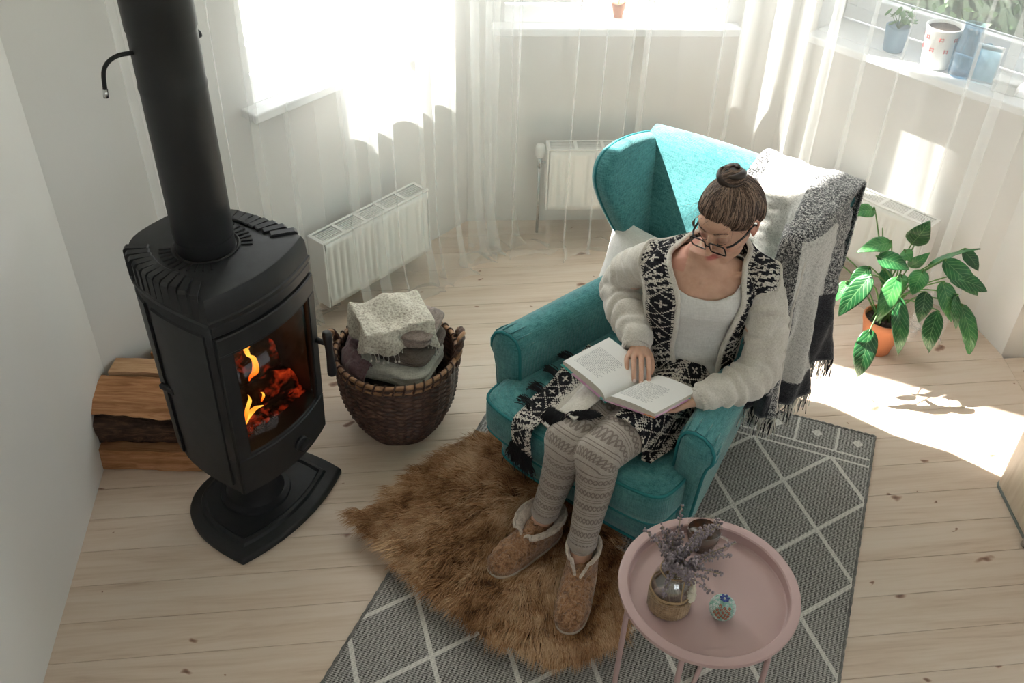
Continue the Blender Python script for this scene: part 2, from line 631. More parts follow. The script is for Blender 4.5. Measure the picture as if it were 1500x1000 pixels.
# leafy hedge in the garden outside the right hand window
t = NT('dull green hedge leaves')
oi_n = t.noise(t.coord('Object'), 9, 3)
t.color(t.ramp(oi_n, [(.3, (.022, .045, .020)), (.55, (.055, .095, .042)), (.75, (.12, .16, .085))]))
t.set(Roughness=.6)
M_hedge = t.m
hc0 = Vector((3.55, 5.70, -.33))
hdir = Vector((.69, -.72, 0))
hnr = Vector((.72, .69, 0))
V, F = [], []
rh = random.Random(21)
for k in range(5200):
    a, b, c_ = rh.uniform(-2.4, 2.4), rh.uniform(-.55, .55), rh.random()
    top = 1.45 + .22 * mnoise.noise((a * 1.7, b * 2, 3))
    if rh.random() < .55: c_ = 1 - .12 * c_ * c_
    elif rh.random() < .6: b = -.55 + .10 * rh.random()
    p = hc0 + hdir * a + hnr * (b + .10 * mnoise.noise((a * 3, c_ * 4, 1))) + Vector((0, 0, top * c_ + .05))
    q = Vector((rh.gauss(0, 1), rh.gauss(0, 1), rh.gauss(.5, .8))).normalized()
    x = q.cross(Vector((rh.gauss(0, 1), rh.gauss(0, 1), rh.gauss(0, 1)))).normalized(); y = q.cross(x)
    L_ = rh.uniform(.05, .09)
    n0 = len(V)
    V += [tuple(p - hc0), tuple(p + x * L_ * .5 + y * L_ * .28 - hc0), tuple(p + x * L_ - hc0), tuple(p + x * L_ * .5 - y * L_ * .28 - hc0)]
    F.append((n0, n0 + 1, n0 + 2, n0 + 3))
me_ = bpy.data.meshes.new('hedge_leaves')
me_.from_pydata(V, [], F)
hg = empty('garden_hedge', hc0, 0, 'dull green leafy hedge in the garden outside the window with the painted pot', 'hedge')
link('leaves', me_, hg, M_hedge)['kind'] = 'stuff'
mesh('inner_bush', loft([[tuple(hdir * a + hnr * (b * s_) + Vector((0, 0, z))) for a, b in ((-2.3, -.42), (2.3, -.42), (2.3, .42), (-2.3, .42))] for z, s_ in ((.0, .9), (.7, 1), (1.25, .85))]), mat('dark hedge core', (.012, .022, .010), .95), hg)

# ------------------------------------------------------------------ radiators
def radiator(p0, p1, uc, L, label, valve=None, off=.065, group='white panel radiators under the windows', z=.12):
    p0, p1 = Vector(p0), Vector(p1)
    a = math.atan2(p1.y - p0.y, p1.x - p0.x)
    d = (p1 - p0).normalized()
    nin = Vector((d.y, -d.x))
    c = p0 + d * uc + nin * (off)
    r = empty('panel_radiator', (c.x, c.y, z), a, label, 'radiator', group)
    H, D = .315, .10
    x0, x1 = -L / 2, L / 2
    def front(u, v):
        x = x0 + .012 + (L - .024) * u
        z = .004 + (H - .012) * v
        k = (x - x0) / .0335
        fr = k - math.floor(k)
        rib = max(0, min(1, (abs(fr - .5) - .18) / .12)) if .035 < z < H - .035 else 1
        if int(k) % 5 == 4: rib = 1
        return (x, -D + .006 * (1 - rib), z)
    fp = solidify(mesh('front_panel', grid(front, 108, 12), M_rad, r), .004, 1)
    mesh('back_panel', bbox(x0 + .012, x1 - .012, -.016, -.010, .004, H - .008, .002), M_rad, r, smooth=False)
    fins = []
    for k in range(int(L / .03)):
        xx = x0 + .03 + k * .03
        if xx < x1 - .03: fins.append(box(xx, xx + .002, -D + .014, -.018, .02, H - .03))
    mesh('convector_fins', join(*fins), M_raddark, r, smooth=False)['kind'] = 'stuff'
    for s in (x0, x1 - .009):
        mesh('side_panel', bbox(s, s + .009, -D - .003, -.004, 0, H, .003), M_rad, r, smooth=False)
    # top grille: outer frame, cross bars between groups and fine slats
    bars = [box(x0 + .009, x1 - .009, -D - .003, -D + .010, H - .006, H), box(x0 + .009, x1 - .009, -.018, -.006, H - .006, H)]
    g = 5
    for q in range(g + 1):
        xx = x0 + .009 + (L - .018) * q / g
        bars.append(box(max(x0 + .009, xx - .007), min(x1 - .009, xx + .007), -D + .010, -.018, H - .0055, H - .0005))
    gr = mesh('top_grille', join(*bars), M_rad, r, smooth=False)
    gr['kind'] = 'stuff'
    sl_ = []
    for q in range(6):
        yy = -D + .017 + q * .0105
        sl_.append(box(x0 + .012, x1 - .012, yy, yy + .0048, H - .008, H - .003))
    s2 = mesh('grille_slats', join(*sl_), M_rad, r, smooth=False)
    s2['kind'] = 'stuff'
    for s in (-L * .32, L * .32):
        mesh('wall_bracket', bbox(s - .012, s + .012, -.010, off - .001, .05, H - .05, .003), M_rad, r, smooth=False)
    if valve:
        vx = x0 - .028
        vb = mesh('valve', join(tube([(vx, -.05, .255), (vx, -.05, .20)], .010, 12), tube([(vx, -.05, .225), (x0 + .004, -.05, .225)], .008, 10)), M_chrome, r)
        mesh('valve_head', lathe([(.016, .255), (.021, .262), (.022, .30), (.018, .315), (.001, .316)], 18), M_rad, vb).location = (vx, -.05, 0)
        mesh('supply_pipe', tube([(vx, -.05, .205), (vx, -.05, -z+.002)], .0075, 10), M_chrome, r)
    else:
        mesh('supply_pipe', tube(catmull([(x1 - .03, -.05, .02), (x1 - .03, -.05, -.03), (x1 - .03, -.02, -.05), (x1 - .03, off - .002, -.05)], 5), .0075, 10), M_chrome, r)
    return r
radiator(PA0, PAB, 1.205, .60, 'white slatted panel radiator nearest the wood stove, beside the wicker basket', z=.10)
radiator(PAB, PBC, .685, .64, 'white panel radiator with a thermostat valve behind the teal armchair', valve=True, z=.155)
radiator(PBC, PC1, .60, .60, 'white panel radiator behind the leafy potted plant')

# ------------------------------------------------------------------ sheer curtains
def sheer_mat():
    t = NT('white sheer voile')
    df = t.n('BsdfDiffuse')
    df.inputs[0].default_value = (.93, .93, .92, 1)
    tl = t.n('BsdfTranslucent')
    tl.inputs[0].default_value = (.95, .95, .94, 1)
    a = t.n('MixShader')
    a.inputs[0].default_value = .5
    t.l(df.outputs[0], a.inputs[1])
    t.l(tl.outputs[0], a.inputs[2])
    tr = t.n('BsdfTransparent')
    mx = t.n('MixShader')
    mx.inputs[0].default_value = .25
    t.l(tr.outputs[0], mx.inputs[1])
    t.l(a.outputs[0], mx.inputs[2])
    t.l(mx.outputs[0], t.out.inputs[0])
    return t.m
M_sheer = sheer_mat()

def curtain(p0, p1, u0, u1, off_top, off_bot, seed, label, gather=(), lean=0.0, puddle=.16, folds=9.0, ztop=4.1, nu=420):
    """one hanging sheer panel: soft folds that run from the rail to the floor; gather = [(u, width, depth)] places where the cloth bunches"""
    p0, p1 = Vector(p0), Vector(p1)
    d = (p1 - p0).normalized()
    nin = Vector((d.y, -d.x))
    zs = list(np.linspace(ztop, .5, 30)) + list(np.linspace(.44, .03, 14))
    nflr = 6
    V, F = [], []
    for j in range(len(zs) + nflr):
        for i in range(nu + 1):
            s = i / nu
            u = u0 + (u1 - u0) * s
            z = zs[j] if j < len(zs) else 0
            k = max(0.0, 1 - z / ztop)
            g = 0
            for gu, gw, gd in gather:
                x = (s - gu) / gw
                e = math.exp(-x * x)
                g += gd * e
                u -= (u1 - u0) * gw * .75 * x * e * (.35 + .65 * k ** 1.2)
            ph = folds * 2 * PI * s + 2.6 * mnoise.noise((s * 3.1, seed, 0)) + .9 * mnoise.noise((s * 5, seed, k * 1.3))
            den = .5 + .5 * mnoise.noise((s * 4.3, seed + 9, k * .5))
            lam = (u1 - u0) / folds
            amp = (.008 + .030 * den) * (1 + .6 * g)
            w_ = amp * sin(ph) + .012 * mnoise.noise((s * 7, k * 3, seed))
            u += lam * (.08 + .30 * min(1, max(0, den * 1.6 - .35)) * (.75 + .5 * k)) * sin(ph + 1.3 + .5 * mnoise.noise((s * 3, k * 2, seed + 3)))
            u += lean * k * k * (.6 + .8 * mnoise.noise((s * 2.5, seed + 4, 0)))
            off = off_top + (off_bot - off_top) * min(1, max(0, (ztop - z) / 2.9))
            if j >= len(zs):
                q = (j - len(zs) + 1) / nflr
                reach = puddle * (.55 + .9 * abs(mnoise.noise((s * 6, seed + 2, 1))))
                off += reach * q
                z = .010 + .022 * (.5 + .5 * sin(ph * .7 + q * 5)) * (1 - q * .6) + .012 * abs(mnoise.noise((s * 20, q * 3, seed)))
                u += .03 * mnoise.noise((s * 9, q * 2, seed + 5)) * q
            else:
                fl_ = max(0, 1 - z / .4)
                off += .05 * fl_ * fl_
                w_ *= 1 + .8 * fl_
            P = p0 + d * u + nin * max(.012, off + w_)
            V.append((P.x, P.y, z))
    n = nu + 1
    for j in range(len(zs) + nflr - 1):
        for i in range(nu):
            F.append((j * n + i, j * n + i + 1, (j + 1) * n + i + 1, (j + 1) * n + i))
    c = p0 + d * ((u0 + u1) / 2) + nin * off_bot
    V = [(q[0] - c.x, q[1] - c.y, q[2]) for q in V]
    o = mesh('sheer_curtain', (V, F), M_sheer)
    o.location = (c.x, c.y, 0)
    return tag(o, label, 'curtain', 'sheer curtains round the bay')
curtain(PA0, PAB, .28, .98, .13, .07, 1.3, 'sheer white curtain panel behind the stove pipe, tucked behind the radiator end', [(.25, .16, .3)], folds=5, puddle=.05)
curtain(PA0, PAB, .96, 1.93, .13, .24, 4.1, 'sheer white curtain trailing on the floor behind the wicker basket', [(.45, .10, .5), (.80, .10, .8)], lean=.05, folds=8.5)
curtain(PAB, PBC, .02, .74, .13, .22, 7.7, 'sheer white curtain with loose folds in front of the radiator valve', [(.20, .10, .8), (.62, .12, .8)], lean=-.05, folds=6.5)
curtain(PAB, PBC, .74, 1.46, .13, .22, 2.9, 'sheer white curtain hanging straight behind the back of the armchair', [(.55, .15, .3)], lean=-.04, folds=5.5, puddle=.08)
curtain(PBC, PC1, .02, 1.12, .13, .22, 5.3, 'sheer white curtain in front of the window with the painted pot', [(.25, .10, .4), (.90, .08, .8)], folds=8, puddle=.08)
# ------------------------------------------------------------------ rug
def rug_mat():
    t = NT('grey flatweave with a white trellis')
    tc = t.n('TexCoord')
    sp = t.n('SeparateXYZ')
    t.l(tc.outputs['Object'], sp.inputs[0])
    x, y = sp.outputs[0], sp.outputs[1]          # x: across from the right edge (negative), y: down from the far end (negative)
    M = t.math
    wob = t.noise(t.coord('Object', (60, 60, 60)), 1, 2)
    wv = M('MULTIPLY', M('SUBTRACT', wob, .5), .004)
    p = M('DIVIDE', M('ADD', M('ADD', x, .1415), wv), .1425)
    q = M('DIVIDE', M('ADD', M('ADD', y, .173), wv), .188)
    def line(e, hw):
        return M('LESS_THAN', M('PINGPONG', M('ADD', e, 200.0), 1.0), hw)
    l1 = line(M('ADD', p, q), .062)
    l2 = line(M('SUBTRACT', p, q), .062)
    body = M('LESS_THAN', y, -.178)
    lat = M('MULTIPLY', M('MAXIMUM', l1, l2), body)
    ab = lambda e, c, hw: M('LESS_THAN', M('ABSOLUTE', M('ADD', M('ADD', e, c), wv)), hw)
    bars = M('MAXIMUM', ab(y, .138, .0045), ab(y, .176, .0045))
    cell = M('PINGPONG', M('ADD', M('DIVIDE', M('ADD', x, .056), .149), 100.0), .5)
    cellx = M('MULTIPLY', cell, .149)
    div = M('MULTIPLY', M('GREATER_THAN', cellx, .0700), M('GREATER_THAN', y, -.138))
    dia = M('LESS_THAN', M('ADD', cellx, M('ABSOLUTE', M('ADD', y, .066))), .021)
    white = M('MAXIMUM', M('MAXIMUM', lat, bars), M('MAXIMUM', div, dia))
    # coarse weave: dark and light yarns crossing
    def wave(direction, k):
        q_ = t.n('TexWave', wave_type='BANDS', bands_direction=direction)
        t.l(tc.outputs['Object'], q_.inputs['Vector'])
        q_.inputs['Scale'].default_value = k
        q_.inputs['Distortion'].default_value = 2.2
        q_.inputs['Detail'].default_value = 2
        q_.inputs['Detail Scale'].default_value = 3
        return q_.outputs['Fac']
    wa, wb = wave('X', 26), wave('Y', 46)
    sl = t.noise(t.coord('Object', (150, 420, 1)), 1, 3, .7)
    sl2 = t.noise(t.coord('Object', (420, 90, 1)), 1, 2, .7)
    big = t.noise(t.coord('Object', (3, 3, 3)), 1, 3)
    f = M('ADD', M('ADD', M('MULTIPLY', sl, .75), M('MULTIPLY', sl2, .3)), M('MULTIPLY', M('ADD', wa, M('MULTIPLY', wb, 1.3)), .16))
    f = M('ADD', M('SUBTRACT', f, .22), M('MULTIPLY', M('SUBTRACT', big, .5), .14))
    gry = t.ramp(f, [(.32, (.045, .04, .037)), (.44, (.23, .22, .21)), (.57, (.43, .415, .40)), (.72, (.62, .60, .57))])
    wht = t.ramp(f, [(.3, (.55, .53, .50)), (.6, (.78, .76, .72))])
    t.color(t.mix(white, gry, wht))
    t.set(Roughness=.95)
    t.b.inputs['Specular IOR Level'].default_value = .15
    t.bump(f, .8, .003)
    return t.m
M_rug = rug_mat()
M_rugedge = fabric('dark rug binding', (.10, .095, .09), (.26, .25, .24), 900)
rug_a = math.atan2(.937, .35) - PI / 2
rug = empty('area_rug', (1.376, 2.687, 0), rug_a, 'grey woven rug with a white diamond trellis under the armchair and tray table', 'rug')
RW, RL = 1.395, 2.25
mesh('rug_field', grid(lambda u, v: (-RW + RW * u, -RL + RL * v, .0075 + .0008 * mnoise.noise((u * 30, v * 50, 0))), 60, 90), M_rug, rug)
mesh('rug_backing', bbox(-RW, 0, -RL, 0, .0005, .0065, .002), M_rugedge, rug)
for e in ([(-RW, -RL), (-RW, 0)], [(0, -RL), (0, 0)], [(-RW, 0), (0, 0)]):
    n_ = 160
    pts = [(e[0][0] + (e[1][0] - e[0][0]) * k / n_, e[0][1] + (e[1][1] - e[0][1]) * k / n_, .0055 + .0012 * sin(k * 2.1)) for k in range(n_ + 1)]
    mesh('rug_binding', tube(pts, [.0052 + .0009 * sin(k * 2.1) for k in range(n_ + 1)], 8), M_rugedge, rug)

# ------------------------------------------------------------------ brown sheepskin with long hair
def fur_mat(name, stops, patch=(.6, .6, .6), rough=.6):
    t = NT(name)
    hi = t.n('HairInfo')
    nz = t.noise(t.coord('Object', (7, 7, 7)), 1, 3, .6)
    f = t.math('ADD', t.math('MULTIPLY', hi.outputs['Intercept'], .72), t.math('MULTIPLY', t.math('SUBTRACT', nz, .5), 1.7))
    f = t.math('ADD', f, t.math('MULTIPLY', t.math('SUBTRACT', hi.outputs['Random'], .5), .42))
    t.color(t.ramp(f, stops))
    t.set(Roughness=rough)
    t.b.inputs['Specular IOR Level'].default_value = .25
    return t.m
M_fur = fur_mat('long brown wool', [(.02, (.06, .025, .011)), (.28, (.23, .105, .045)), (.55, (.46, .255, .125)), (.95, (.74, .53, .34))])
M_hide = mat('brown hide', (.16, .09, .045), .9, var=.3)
HID = [(-.530, 2.178), (-.428, 2.271), (-.301, 2.41), (-.163, 2.535), (-.028, 2.64), (.12, 2.62), (.25, 2.42), (.36, 2.16), (.40, 1.95), (.395, 1.80), (.345, 1.72), (.24, 1.66), (.155, 1.635), (.06, 1.69), (-.056, 1.735), (-.099, 1.783), (-.208, 1.865), (-.325, 1.975), (-.416, 2.085)]
def in_poly(x, y, P):
    r_ = False
    n = len(P)
    for i in range(n):
        x1, y1 = P[i]
        x2, y2 = P[(i + 1) % n]
        if (y1 > y) != (y2 > y) and x < (x2 - x1) * (y - y1) / (y2 - y1) + x1: r_ = not r_
    return r_
HC = (sum(p[0] for p in HID) / len(HID), sum(p[1] for p in HID) / len(HID))
skin_ = empty('sheepskin', (HC[0], HC[1], .0125), 0, 'shaggy brown sheepskin lying over the grey rug under the slippers', 'sheepskin')
ins = [(HC[0] + (p[0] - HC[0]) * .95, HC[1] + (p[1] - HC[1]) * .95) for p in HID]
sm = [(q[0], q[1]) for q in catmull([(p[0], p[1], 0) for p in ins + ins[:1]], 5)][:-1]
hv, hf = prism([(p[0] - HC[0], p[1] - HC[1]) for p in sm], 0, .012)
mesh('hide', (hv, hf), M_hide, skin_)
FEET = [((-.02, 1.995), (.20, 2.19), .055), ((.20, 1.80), (.30, 2.08), .055)]   # the slippers press the pile down
def seg_d(x, y, a, b):
    ax, ay = a; bx, by = b
    t_ = max(0, min(1, ((x - ax) * (bx - ax) + (y - ay) * (by - ay)) / ((bx - ax) ** 2 + (by - ay) ** 2)))
    return math.hypot(x - ax - t_ * (bx - ax), y - ay - t_ * (by - ay))
strands = []
N_FUR = 46000
xs = [p[0] for p in ins]; ys = [p[1] for p in ins]
while len(strands) < N_FUR:
    x, y = random.uniform(min(xs), max(xs)), random.uniform(min(ys), max(ys))
    if not in_poly(x, y, ins): continue
    fd = min(seg_d(x, y, *fe[:2]) for fe in FEET)
    press = max(.22, min(1, (fd - .02) / .07))
    cl = Vector(mnoise.noise_vector((x * 16, y * 16, 1))) * .55 + Vector(mnoise.noise_vector((x * 42, y * 42, 5))) * .6
    out = Vector((x - HC[0], y - HC[1], 0))
    d = out.normalized() * min(1, out.length * 2.6) * .8 + Vector((-.35, -.65, 0)) + Vector((cl.x, cl.y, 0)) * .9
    L = random.uniform(.045, .075) * (1 + .35 * cl.z) * (.75 + .25 * press)
    d = d.normalized()
    lay = .45 + .35 * mnoise.noise((x * 9, y * 9, 8)) + random.uniform(-.15, .15)
    up = (.030 + .030 * (1 - lay)) * press * (1 + .5 * cl.z)
    jit = Vector((random.gauss(0, .12), random.gauss(0, .12), 0))
    p0 = Vector((x - HC[0], y - HC[1], .011))
    p1 = p0 + (d * .22 + jit * .3) * L + Vector((0, 0, up * .65))
    p2 = p0 + (d * .60 + jit * .7) * L + Vector((0, 0, up))
    p3 = p0 + (d * .98 + jit) * L + Vector((0, 0, up * (.75 + .4 * random.random()) - .004))
    strands.append([p0, p1, p2, p3])
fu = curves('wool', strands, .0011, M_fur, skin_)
fu['kind'] = 'stuff'

# ------------------------------------------------------------------ wood stove
M_iron = mat('black cast iron', (.017, .018, .020), .50, .25, var=.2, vscale=20, bump=.15, bscale=160, bdist=.001)
M_irond = mat('black gap in the cast iron', (.008, .008, .009), .7)
M_pipe = mat('matt black stove pipe', (.019, .020, .022), .55, .2, var=.15, vscale=8)
M_brass = mat('bare worn metal edge', (.30, .24, .16), .4, .8)
stove_a = math.atan2(-.512, .859)            # local +x is the front
st = empty('wood_stove', (-.867, 2.308, 0), stove_a, 'black cast iron wood stove with a lit fire behind glass', 'stove')
# local frame: x forward, y towards the right-hand end (seen from the front: the door handle side)
def plan(front, half, back, bow=.03, nf=10, nb=26, sx=0.0, side=1.0):
    """outline of the stove: bowed front between two corners, then a rounded back"""
    pts = []
    for k in range(nf + 1):
        y = -half + 2 * half * k / nf
        pts.append((front + bow * (1 - (y / half) ** 2), y))
    for k in range(1, nb):
        a = PI * k / nb
        # from +half corner round the back to -half
        c_ = cos(a)
        s_ = sin(a)
        x = front - (front + back) * s_ ** side
        y = half * (1.0 if c_ > 0 else -1.0) * abs(c_) ** .62 if True else 0
        y *= 1 + .13 * s_ * abs(c_)
        pts.append((x, y))
    return pts
def ring(pts, z, sc_=1.0, cx=0.0):
    return [(cx + (p[0] - cx) * sc_, p[1] * sc_, z) for p in pts]
BASE = plan(.172, .247, .19, bow=.045, side=.95)
mesh('base_plate', bevel(loft([ring(BASE, 0.001), ring(BASE, .018), ring(BASE, .026, .965)]), .003, 1), M_iron, st, auto=40)
IN = [(p[0] * .80 - .004, p[1] * .80) for p in BASE]
mesh('base_step', loft([ring(IN, .024, 1.04), ring(IN, .036, 1.0), ring(IN, .040, .94), ring(IN, .034, .90), ring(IN, .033, .2)]), M_iron, st, auto=35)
mesh('pedestal', lathe([(.118, .033), (.116, .043), (.098, .050), (.093, .062), (.090, .15), (.094, .29)], 40), M_iron, st, auto=40)
BODY = plan(.165, .190, .205, bow=.035, side=.9)
BODYT = plan(.188, .196, .215, bow=.035, side=.9)
# body shell: open at the front for the fire box
shell_in = []
mesh('body', loft([ring(BODY, .272, .90), ring(BODY, .285, .985), ring(BODY, .36), [(a[0] * .5 + b[0] * .5, a[1] * .5 + b[1] * .5, .43) for a, b in zip(BODY, BODYT)]]), M_iron, st, auto=40)
# side and back walls above the fire bed (the front bay stays open behind the door)
NF = 10
wallpts0 = BODY[NF:] + BODY[:1]
wallpts1 = BODYT[NF:] + BODYT[:1]
def wall_ring(t_, z, ins_=0):
    return [((a[0] * (1 - t_) + b[0] * t_) * (1 - ins_), (a[1] * (1 - t_) + b[1] * t_) * (1 - ins_), z) for a, b in zip(wallpts0, wallpts1)]
V, F = loft([wall_ring(.5, .428), wall_ring(.7, .6), wall_ring(1, .86), wall_ring(1, .95)], cap=False, closed=False)
solidify(mesh('side_wall', (V, F), M_iron, st, auto=50), .012, -1)
V, F = loft([wall_ring(.5, .432, .12), wall_ring(1, .90, .12)], cap=False, closed=False)
mesh('firebox_lining', (V, F), mat('sooty fire bricks', (.055, .04, .032), .95, var=.4, vscale=18), st)
mesh('firebox_roof', loft([ring(BODYT, .90, .93), ring(BODYT, .94, .97)]), M_irond, st)
# top cap
CAP = plan(.190, .198, .228, bow=.038, side=.88)
mesh('top_plate', loft([ring(CAP, .940, .985), ring(CAP, .945, 1.015), ring(CAP, .958, 1.02), ring(CAP, .962, 1.0), ring(CAP, 1.012, .985), ring(CAP, 1.028, .955), ring(CAP, 1.030, .935), ring(CAP, 1.030, .3)]), M_iron, st, auto=28)
mesh('cap_groove', loft([ring(CAP, .930, .965), ring(CAP, .942, .965)]), M_irond, st)
# cooling fins round the cap: each a rib of its own
def rib_shape(r0, r1, a, z0, z1, wd=.0045, drop=True):
    d = Vector((cos(a), sin(a), 0)); n = Vector((-sin(a), cos(a), 0))
    prof = [(r0, z1 - .003), (r0 + .004, z1), (r1 - .008, z1), (r1, z1 - .008), (r1, z0)] if drop else [(r0, z1), (r1, z1), (r1, z1 - .004)]
    inner = [(r0, z0 if drop else z1 - .006), (r1 - .012, z0)] if drop else [(r0, z1 - .006), (r1, z1 - .006)]
    out = prof + inner[::-1]
    V = [tuple(d * r_ + n * s * wd / 2 + Vector((0, 0, z))) for s in (-1, 1) for r_, z in out]
    k = len(out)
    F = [tuple(range(k))[::-1], tuple(range(k, 2 * k))] + [(i, (i + 1) % k, k + (i + 1) % k, k + i) for i in range(k)]
    return V, F
def cap_r(a):
    """radius of the cap outline at angle a"""
    best = None
    for i in range(len(CAP)):
        p, q = CAP[i], CAP[(i + 1) % len(CAP)]
        d = (cos(a), sin(a))
        den = d[0] * (q[1] - p[1]) - d[1] * (q[0] - p[0])
        if abs(den) < 1e-9: continue
        t_ = (p[0] * (q[1] - p[1]) - p[1] * (q[0] - p[0])) / den
        u_ = (p[0] * d[1] - p[1] * d[0]) / den
        if t_ > 0 and -1e-6 <= u_ <= 1 + 1e-6: best = t_
    return best or .2
for sgn in (-1, 1):
    for k in range(12):
        a = sgn * (R(52) + k * R(8.3))
        rr = cap_r(a)
        mesh('cooling_fin', rib_shape(max(.14, rr * .70), rr * 1.012, a, .965, 1.037, .021), M_iron, st, smooth=False)
for sgn in (-1, 1):
    for k in range(11):
        a = sgn * (R(38) + k * R(10))
        mesh('collar_slot', rib_shape(.096, .128, a, 1.030, 1.0335, .0045, False), M_irond, st, smooth=False)
mesh('collar', lathe([(.083, 1.026), (.093, 1.031), (.094, 1.034), (.089, 1.036), (.084, 1.030)], 40, caps=False), M_irond, st)
# flue
pi_ = mesh('flue_pipe', lathe([(.080, 1.00), (.080, 1.068), (.0815, 1.07), (.082, 1.074), (.0815, 1.078), (.0825, 1.08), (.083, 1.50), (.0855, 1.512), (.083, 1.524), (.0835, 1.55), (.0835, 1.655), (.086, 1.66), (.086, 2.2), (.086, ROOM_H - .002)], 48), M_pipe, st, auto=60)
mesh('pipe_seam', tube([(.0866 * cos(R(200)), .0866 * sin(R(200)), z) for z in (1.665, 2.4, 3.0)], .0012, 6), M_pipe, pi_)
dh = catmull([(-.02, -.075, 1.615), (-.03, -.125, 1.618), (-.034, -.160, 1.598), (-.034, -.172, 1.545)], 6)
mesh('damper_handle', tube(dh, .0055, 10), M_iron, pi_)
mesh('handle_ferrule', tube([(-.034, -.1705, 1.552), (-.034, -.1735, 1.532)], .0066, 10), M_chrome, pi_)
mesh('damper_hub', tube([(.02, .080, 1.615), (.022, .094, 1.617)], .010, 12), M_iron, pi_)
# door: a bowed frame with a window
def dpt(s, z, dx=0.0):
    """point on the bowed door face; s -1..1 across"""
    t_ = (z - .272) / (.945 - .272)
    fr = .165 + (.188 - .165) * t_
    half = .190 + .006 * t_
    return (fr + .037 * (1 - s * s) + dx, s * half, z)
def strip(s0, s1, z0, z1, d0=-.004, d1=.016, n=12):
    rings = []
    for k in range(n + 1):
        s = s0 + (s1 - s0) * k / n
        rings.append([dpt(s, z0, d0), dpt(s, z0, d1 - .004), dpt(s, z0 + .004, d1), dpt(s, z1 - .004, d1), dpt(s, z1, d1 - .004), dpt(s, z1, d0)])
    return loft(rings)
DZ0, DZ1, GZ0, GZ1, GS0, GS1 = .285, .905, .432, .842, -.80, .80
door = mesh('door', join(strip(-.985, .985, DZ0, GZ0), strip(-.985, .985, GZ1, DZ1), strip(-.985, GS0, GZ0 - .001, GZ1 + .001, n=3), strip(GS1, .985, GZ0 - .001, GZ1 + .001, n=3)), M_iron, st, auto=40)
gl_t = glass_mat('stove glass', (.80, .76, .72), .02)
mesh('door_glass', loft([[dpt(-.80 + 1.6 * k / 12, GZ0 - .006, e) for e in (.001, .005)] + [dpt(-.80 + 1.6 * k / 12, GZ1 + .006, e) for e in (.005, .001)] for k in range(13)]), gl_t, door)
for s0, s1, z0, z1 in ((-.83, .83, GZ1 - .010, GZ1 + .004), (-.83, .83, GZ0 - .004, GZ0 + .010), (-.83, -.775, GZ0, GZ1), (.775, .83, GZ0, GZ1)):
    mesh('glass_rim', strip(s0, s1, z0, z1, .004, .0125, 10), M_irond, door, auto=40)
mesh('door_slot', loft([[dpt(-1.0, z, .0), dpt(-1.0, z, .009), dpt(-1.0 + .001, z, .009), dpt(-.975, z, .0)] for z in (.285, .905)]), M_irond, st)
mesh('front_rail', strip(-.985, .985, .908, .944, -.006, .008), M_iron, st, auto=40)
hx = dpt(.93, .66, .016)
hd = mesh('door_handle', join(tube([hx, (hx[0] + .035, hx[1] + .008, .655)], [.010, .008], 12),
                              tube(catmull([(hx[0] + .036, hx[1] + .010, .700), (hx[0] + .038, hx[1] + .010, .655), (hx[0] + .040, hx[1] + .010, .58), (hx[0] + .040, hx[1] + .010, .535)], 4),
                                   [.013, .0155, .0155, .015, .0135, .012, .012, .0125, .0135, .0145, .015, .0155, .0150], 14)), M_iron, door)
kx = dpt(.16, .352, .016)
ak = mesh('air_knob', xf(lathe([(.026, 0), (.026, .008), (.022, .012), (.001, .012)], 24), Matrix.Translation(kx) @ Matrix.Rotation(PI / 2, 4, 'Y')), M_iron, st, auto=40)
mesh('knob_grip', xf(bbox(-.024, .024, -.005, .005, .008, .032, .003), Matrix.Translation(kx) @ Matrix.Rotation(R(18), 4, 'X') @ Matrix.Rotation(PI / 2, 4, 'Y') @ Matrix.Rotation(PI / 2, 4, 'Z')), M_iron, ak)
# raised side panels, latch
def side_pt(u, z, e):
    """u 0..1 along the -y side from the front corner backwards"""
    m = len(wallpts1)
    x = (m - 1) * (1 - u)
    i = min(m - 2, int(x)); f_ = x - i
    t_ = max(0, min(1, (z - .272) / .673))
    a = [wallpts0[i][k] * (1 - t_) + wallpts1[i][k] * t_ for k in (0, 1)]
    b = [wallpts0[i + 1][k] * (1 - t_) + wallpts1[i + 1][k] * t_ for k in (0, 1)]
    p = (a[0] + (b[0] - a[0]) * f_, a[1] + (b[1] - a[1]) * f_)
    nn = Vector((-(b[1] - a[1]), b[0] - a[0])).normalized()
    if nn.dot(Vector((p[0] + .05, p[1]))) < 0: nn = -nn
    return (p[0] + nn.x * e, p[1] + nn.y * e, z)
for ua, ub in ((.015, .19), (.225, .46)):
    for flip in (0, 1):
        rr_ = []
        for k in range(9):
            u_ = ua + (ub - ua) * k / 8
            u_ = 1 - u_ if flip else u_
            rr_.append([side_pt(u_, .315, .001), side_pt(u_, .318, .008), side_pt(u_, .905, .008), side_pt(u_, .908, .001)])
        mesh('side_panel', loft(rr_), M_iron, st, auto=40)
sp_ = side_pt(.205, .60, .006)
mesh('side_latch', bbox(sp_[0] - .03, sp_[0] + .03, sp_[1] - .012, sp_[1] + .004, .592, .610, .004), M_iron, st)
